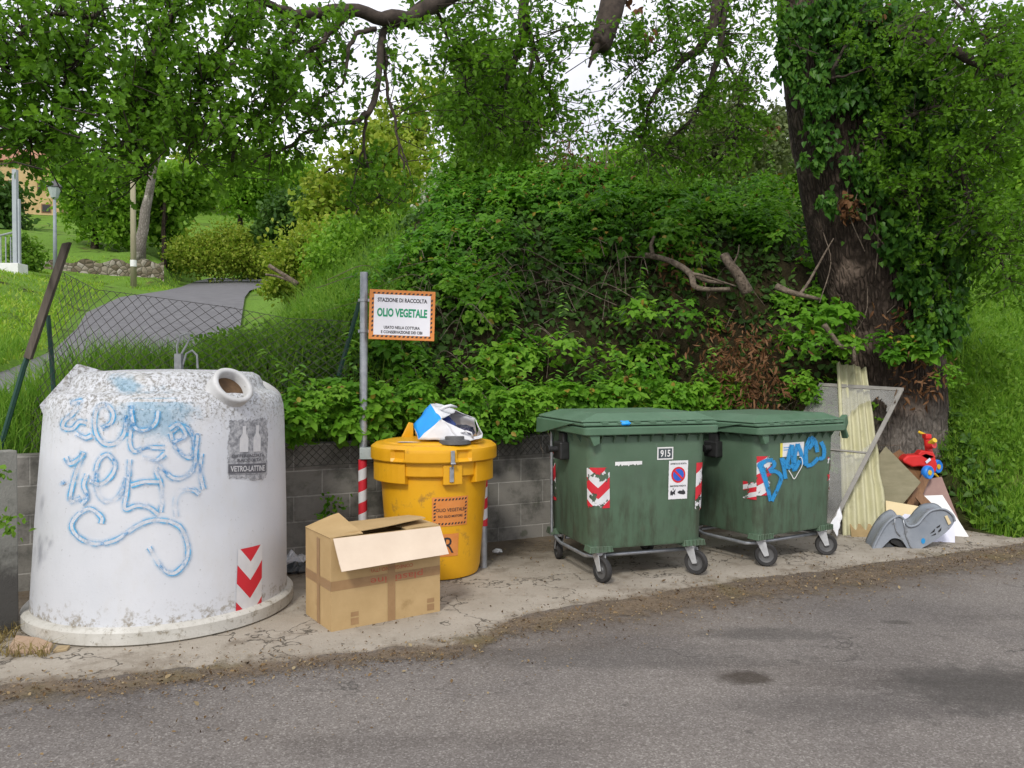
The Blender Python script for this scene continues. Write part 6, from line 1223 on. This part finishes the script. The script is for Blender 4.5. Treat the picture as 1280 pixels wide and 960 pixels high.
# ------------------------------------------------------------------ grass and weeds
def scatter(n, px0, px1, d0, d1, cond=None, p=1.0):
    px = rng.uniform(px0, px1, n); d = d0*(d1/d0)**(rng.random(n)**p); x = (px-640)/F*d; ok = d > np.interp(x, [q[0] for q in FOOT], [q[1] for q in FOOT])+.04
    lm_ = np.ones(n, bool)
    for m_, w_ in zip(lmid[::3], lw[::3]): lm_ &= np.linalg.norm(np.c_[x, d]-m_[:2], axis=1) > w_
    ok &= lm_
    if cond is not None: ok &= cond(px, x, d)
    x, d, px = x[ok], d[ok], px[ok]; return np.stack([x, d, H(x, d)], 1), px
q, px = scatter(26000, -40, 500, 6.0, 12.5); k = np.array([noise.noise((a[0]*.9, a[1]*.9, 0)) for a in q]); hgt = (.16+.22*rng.random(len(q)))*(1+.7*k); hgt[px > 330] *= 1.35; hgt = np.clip(hgt, .06, .7)
tag(grass_blades('tall_grass', q, hgt, .003+.004*rng.random(len(q)), M['grass'], .9), 'tall unmown grass behind the fence and on the slope', kind='stuff')
q, px = scatter(38000, -330, 330, 9.5, 34, lambda p, x, d: (p < 130) | (d > 28)); tag(grass_blades('lawn', q, .05+.09*rng.random(len(q)), .008+.012*rng.random(len(q)), M['lawn'], 1.2), 'short bright lawn left of the lane', kind='stuff')
q, px = scatter(80000, 1120, 1650, 7.9, 15, lambda p, x, d: (x > 4.9) | (d > 9.6), 1.3); k = np.array([noise.noise((a[0]*1.2, a[1]*1.2, 7)) for a in q]); tag(grass_blades('bank_grass', q, (.07+.16*rng.random(len(q)))*(1+.8*k).clip(.3), .004+.005*rng.random(len(q)), M['bankgrass'], 1.0), 'green grass covering the bank on the right', kind='stuff')
q, px = scatter(1300, 1150, 1420, 7.95, 14, lambda p, x, d: (x > 4.85), 1.2); N = len(q); rep = 5; q5 = np.repeat(q, rep, 0)+np.c_[rng.normal(0, .05, (N*rep, 2)), rng.uniform(.02, .20, N*rep)]
tag(leaf_cloud('bank_weeds', q5, rnd_dir(N*rep, .25), rnd_dir(N*rep, 1.4), rng.uniform(.04, .085, N*rep), OVAL, M['leaf_mid']), 'low leafy weeds on the right hand bank', kind='stuff')
q, px = scatter(1500, 250, 520, 7.2, 11.5); N = len(q); q5 = np.repeat(q, 6, 0)+np.c_[rng.normal(0, .07, (N*6, 2)), rng.uniform(.02, .30, N*6)]
tag(leaf_cloud('slope_weeds', q5, rnd_dir(N*6, .1), rnd_dir(N*6, 1.2), rng.uniform(.035, .07, N*6), OVAL, M['leaf_mid']), 'leafy weeds among the tall grass on the slope', kind='stuff')
q = [G(rng.uniform(-10, 62), rng.uniform(785, 822), PADZ) for _ in range(420)]; q = [a for a in q if not (-3.15 < a[0] < -2.72 and 4.78 < a[1] < 5.12)]; q = np.array(q); ok = np.array([not (0 < a[0]-e0[0] < 0 ) for a in q]); tag(grass_blades('dry_grass', q[ok], .04+.08*rng.random(ok.sum()), .0025+.002*rng.random(ok.sum()), M['straw'], 1.6), 'dry straw coloured grass tuft at the foot of the concrete slab', kind='stuff')
def weed(label, px, py, d, r, n, sz, mat='bramble'):
    o0 = P(px, py, d); t = tag(leaf_cloud('weed', rng.normal(0, r/2, (n, 3)), rnd_dir(n, -.1), rnd_dir(n, .8)+np.array((0, -.5, 0)), rng.uniform(.6, 1.2, n)*sz, OVAL, M[mat]), label, 'weed'); t.location = o0
weed('small green weed growing from the wall left of the yellow drum', 412, 632, 6.95, .11, 60, .05); weed('small weed in front of the concrete slab by the left edge', 8, 655, 4.9, .09, 46, .045, 'leaf_mid'); weed('tiny weed at the upper front of the concrete slab', 4, 590, 4.9, .05, 14, .045, 'leaf_mid')

# ------------------------------------------------------------------ far things on the left
o0 = P(20, 332, 24); o0[2] = Hz(o0[0], o0[1]); gp = thing('gate_pillar', 'white painted gate pillar with grey railing at the left edge', 'gate', tuple(o0))
pz = lambda px, py, d=24: Vector(tuple(P(px, py, d)-o0))
top = pz(20, 212).z; mb = MB(); mb.box((0, 0, top/2-.1), (.13, .13, top+.2)); mb.box((.11, 0, top*.36), (.06, .09, top*.72)); mb.build('post', pm('grey_post_paint', (.30, .33, .37), (.40, .43, .46), 4, .6, .05), gp, bevel=.01)
mb = MB(); mb.box((-.5, .1, .05), (1.3, .5, .6)); mb.build('base_wall', M['white'], gp, bevel=.01)
mb = MB()
for i in range(7): mb.tube([(-.15-i*.15, 0, .35), (-.15-i*.15, 0, 1.15)], .018, 6)
mb.build('baluster_row', M['steel'], gp); mb = MB(); mb.tube([(0, 0, 1.3), (-1.2, 0, 1.0)], .03, 6); mb.build('handrail', M['steel'], gp)
o0 = P(69, 333, 28); o0[2] = Hz(o0[0], o0[1]); lpz = thing('street_lamp', 'slim grey street lamp with a lantern head beside the lane', 'street lamp', tuple(o0)); h_ = P(69, 250, 28)[2]-o0[2]
mb = MB(); mb.tube([(0, 0, -.1), (0, 0, h_)], [.075, .05], 10); mb.build('pole', pm('lamp_grey', (.2, .23, .26), (.28, .31, .34), 8, .6, .1), lpz, smooth=True)
mb = MB(); mb.lathe([(.05, h_), (.12, h_+.08), (.22, h_+.42), (.20, h_+.44), (.002, h_+.44)], 8); lh = mb.build('lantern', pm('lantern_glass', (.35, .4, .42), (.45, .5, .5), 5, .25, 0), lpz); mb = MB(); mb.lathe([(.26, h_+.44), (.24, h_+.50), (.06, h_+.66), (.002, h_+.72)], 8); mb.build('lantern_cap', M['hub'], lpz)
o0 = P(167, 353, 31); o0[2] = Hz(o0[0], o0[1]); h_ = P(165, 224, 31)[2]-o0[2]; wp = thing('wooden_pole', 'straight pale wooden utility pole before the dry stone wall', 'pole', tuple(o0))
mb = MB(); mb.tube([(0, 0, -.2), (0, 0, h_)], [.12, .095], 10); mb.build('shaft', pm('pale_pole_wood', (.22, .20, .13), (.34, .31, .21), 5, .9, .3, stretch=(3, 3, .3)), wp, smooth=True); mb = MB(); mb.tube([(0, -.0, .85), (0, -.0, 1.1)], .122, 10); mb.build('white_band', M['white'], wp)
# dry stone wall
def stonemat():
    t = NT('dry_stone'); v = t.new('ShaderNodeTexVoronoi'); v.inputs['Scale'].default_value = 4.6; t.ln(t.co(), v.inputs['Vector']); e = t.new('ShaderNodeTexVoronoi'); e.feature = 'DISTANCE_TO_EDGE'; e.inputs['Scale'].default_value = 4.6; t.ln(t.co(), e.inputs['Vector'])
    c = t.ramp(t.sep(v.outputs['Color'])[0], [(0, (.11, .09, .06)), (.5, (.22, .19, .14)), (1, (.36, .33, .28))]); c = t.mix(t.val(e.outputs[0], .06, .01), c, (.05, .045, .03)); c = t.mix(t.math('MULTIPLY', t.val(t.noise(1.1, 5), .5, .7), .7), c, (.12, .11, .04)); t.color(c).set(.95, 0, .1); t.bump(e.outputs[0], 1, .1); return t.m
sa, sb_, sc1 = P(40, 352, 31), P(205, 352, 33), None
o0 = (sa+sb_)/2; o0[2] = min(Hz(*sa[:2]), Hz(*sb_[:2])); mb = MB(); n = 40; vs = []; dirw = unit(np.array((*(sb_-sa)[:2], 0))); nw = np.array((-dirw[1], dirw[0], 0))
for i in range(n+1):
    p = sa+(sb_-sa)*i/n; z1 = P(100+i*2, 326+3*math.sin(i*.7), p[1])[2]+.05*noise.noise((i*.8, 0, 0))
    for off, z in ((0, o0[2]-.4), (.06, z1), (.5, z1), (.5, o0[2]-.4)): vs.append(np.array((p[0], p[1], 0))+nw*off+np.array((0, 0, z))-np.array(o0))
fs = [(i*4+k, i*4+4+k, i*4+4+(k+1) % 4, i*4+(k+1) % 4) for i in range(n) for k in range(4)]+[(0, 1, 2, 3), (n*4+3, n*4+2, n*4+1, n*4)]; mb.add(vs, fs); o = mb.build('dry_stone_wall', stonemat()); o.location = o0; tag(o, 'low dry stone retaining wall beyond the lane', 'wall')
# house on the hill
o0 = P(35, 278, 55); o0[2] = min(o0[2], Hz(o0[0], o0[1])); hs = thing('house', 'old ochre plastered house half hidden by trees at far left', 'house', tuple(o0), R(10))
hz_ = P(35, 205, 55)[2]-o0[2]; mb = MB(); mb.box((0, 2, hz_/2-.5), (4.6, 5, hz_+1)); mb.build('wall', pm('ochre_plaster', (.40, .27, .12), (.54, .40, .21), 1.5, .9, .2, 20, dirt=((.5, .42, .3), 2, .55)), hs)
mb = MB(); mb.prism([(-2.7, -.9, hz_), (-2.7, 4.9, hz_), (-2.7, 2, hz_+1.5)], (5.4, 0, 0)); mb.build('roof', pm('old_roof_tiles', (.25, .12, .07), (.38, .2, .12), 6, .9, .4), hs)
for x, z in ((1.35, .9), (-.9, 2.4), (1.1, 2.4)):
    mb = MB(); mb.box((x, -.50, z), (.62, .05, .62)); wf_ = mb.build('window', M['wood_brown'], hs); mb = MB(); mb.box((x, -.535, z), (.46, .03, .46)); mb.build('pane', M['black'], wf_)
# ------------------------------------------------------------------ light, sky, view
w = bpy.data.worlds.new('World'); sc.world = w; w.use_nodes = True; nt_ = w.node_tree; bg = nt_.nodes['Background']
SUN_EL, SUN_AZ = R(42), R(196)         # azimuth clockwise from +Y: behind the camera, a little to its left
sky = nt_.nodes.new('ShaderNodeTexSky'); sky.sky_type = 'NISHITA'; sky.sun_disc = False; sky.sun_elevation = SUN_EL; sky.sun_rotation = SUN_AZ
tc = nt_.nodes.new('ShaderNodeTexCoord'); nz_ = nt_.nodes.new('ShaderNodeTexNoise'); nz_.inputs['Scale'].default_value = 2.5; nz_.inputs['Detail'].default_value = 5
nt_.links.new(tc.outputs['Generated'], nz_.inputs['Vector'])
cr = nt_.nodes.new('ShaderNodeValToRGB'); cr.color_ramp.elements[0].position = .3; cr.color_ramp.elements[0].color = (5.0, 5.0, 5.6, 1); cr.color_ramp.elements[1].position = .7; cr.color_ramp.elements[1].color = (9.6, 9.5, 9.9, 1)
nt_.links.new(nz_.outputs[0], cr.inputs[0])
mx = nt_.nodes.new('ShaderNodeMix'); mx.data_type = 'RGBA'; mx.inputs[0].default_value = .9
nt_.links.new(sky.outputs[0], mx.inputs[6]); nt_.links.new(cr.outputs[0], mx.inputs[7]); nt_.links.new(mx.outputs[2], bg.inputs[0]); bg.inputs[1].default_value = .11
sl = bpy.data.lights.new('sun', 'SUN'); sl.energy = 1.5; sl.angle = R(10); sl.color = (1, .96, .88)
so = bpy.data.objects.new('sun', sl); C.objects.link(so)
sd = Vector((math.sin(SUN_AZ)*math.cos(SUN_EL), math.cos(SUN_AZ)*math.cos(SUN_EL), math.sin(SUN_EL)))
so.rotation_euler = sd.to_track_quat('Z', 'Y').to_euler(); so.location = sd*30
vs_ = sc.view_settings; vs_.view_transform = 'Standard'; vs_.look = 'None'; vs_.gamma = 1; vs_.use_curve_mapping = False; vs_.exposure = .62
sc.render.engine = 'CYCLES'; cy = sc.cycles; cy.use_denoising = True; cy.max_bounces = 8; cy.diffuse_bounces = 5; cy.transparent_max_bounces = 12; cy.transmission_bounces = 4; cy.glossy_bounces = 2
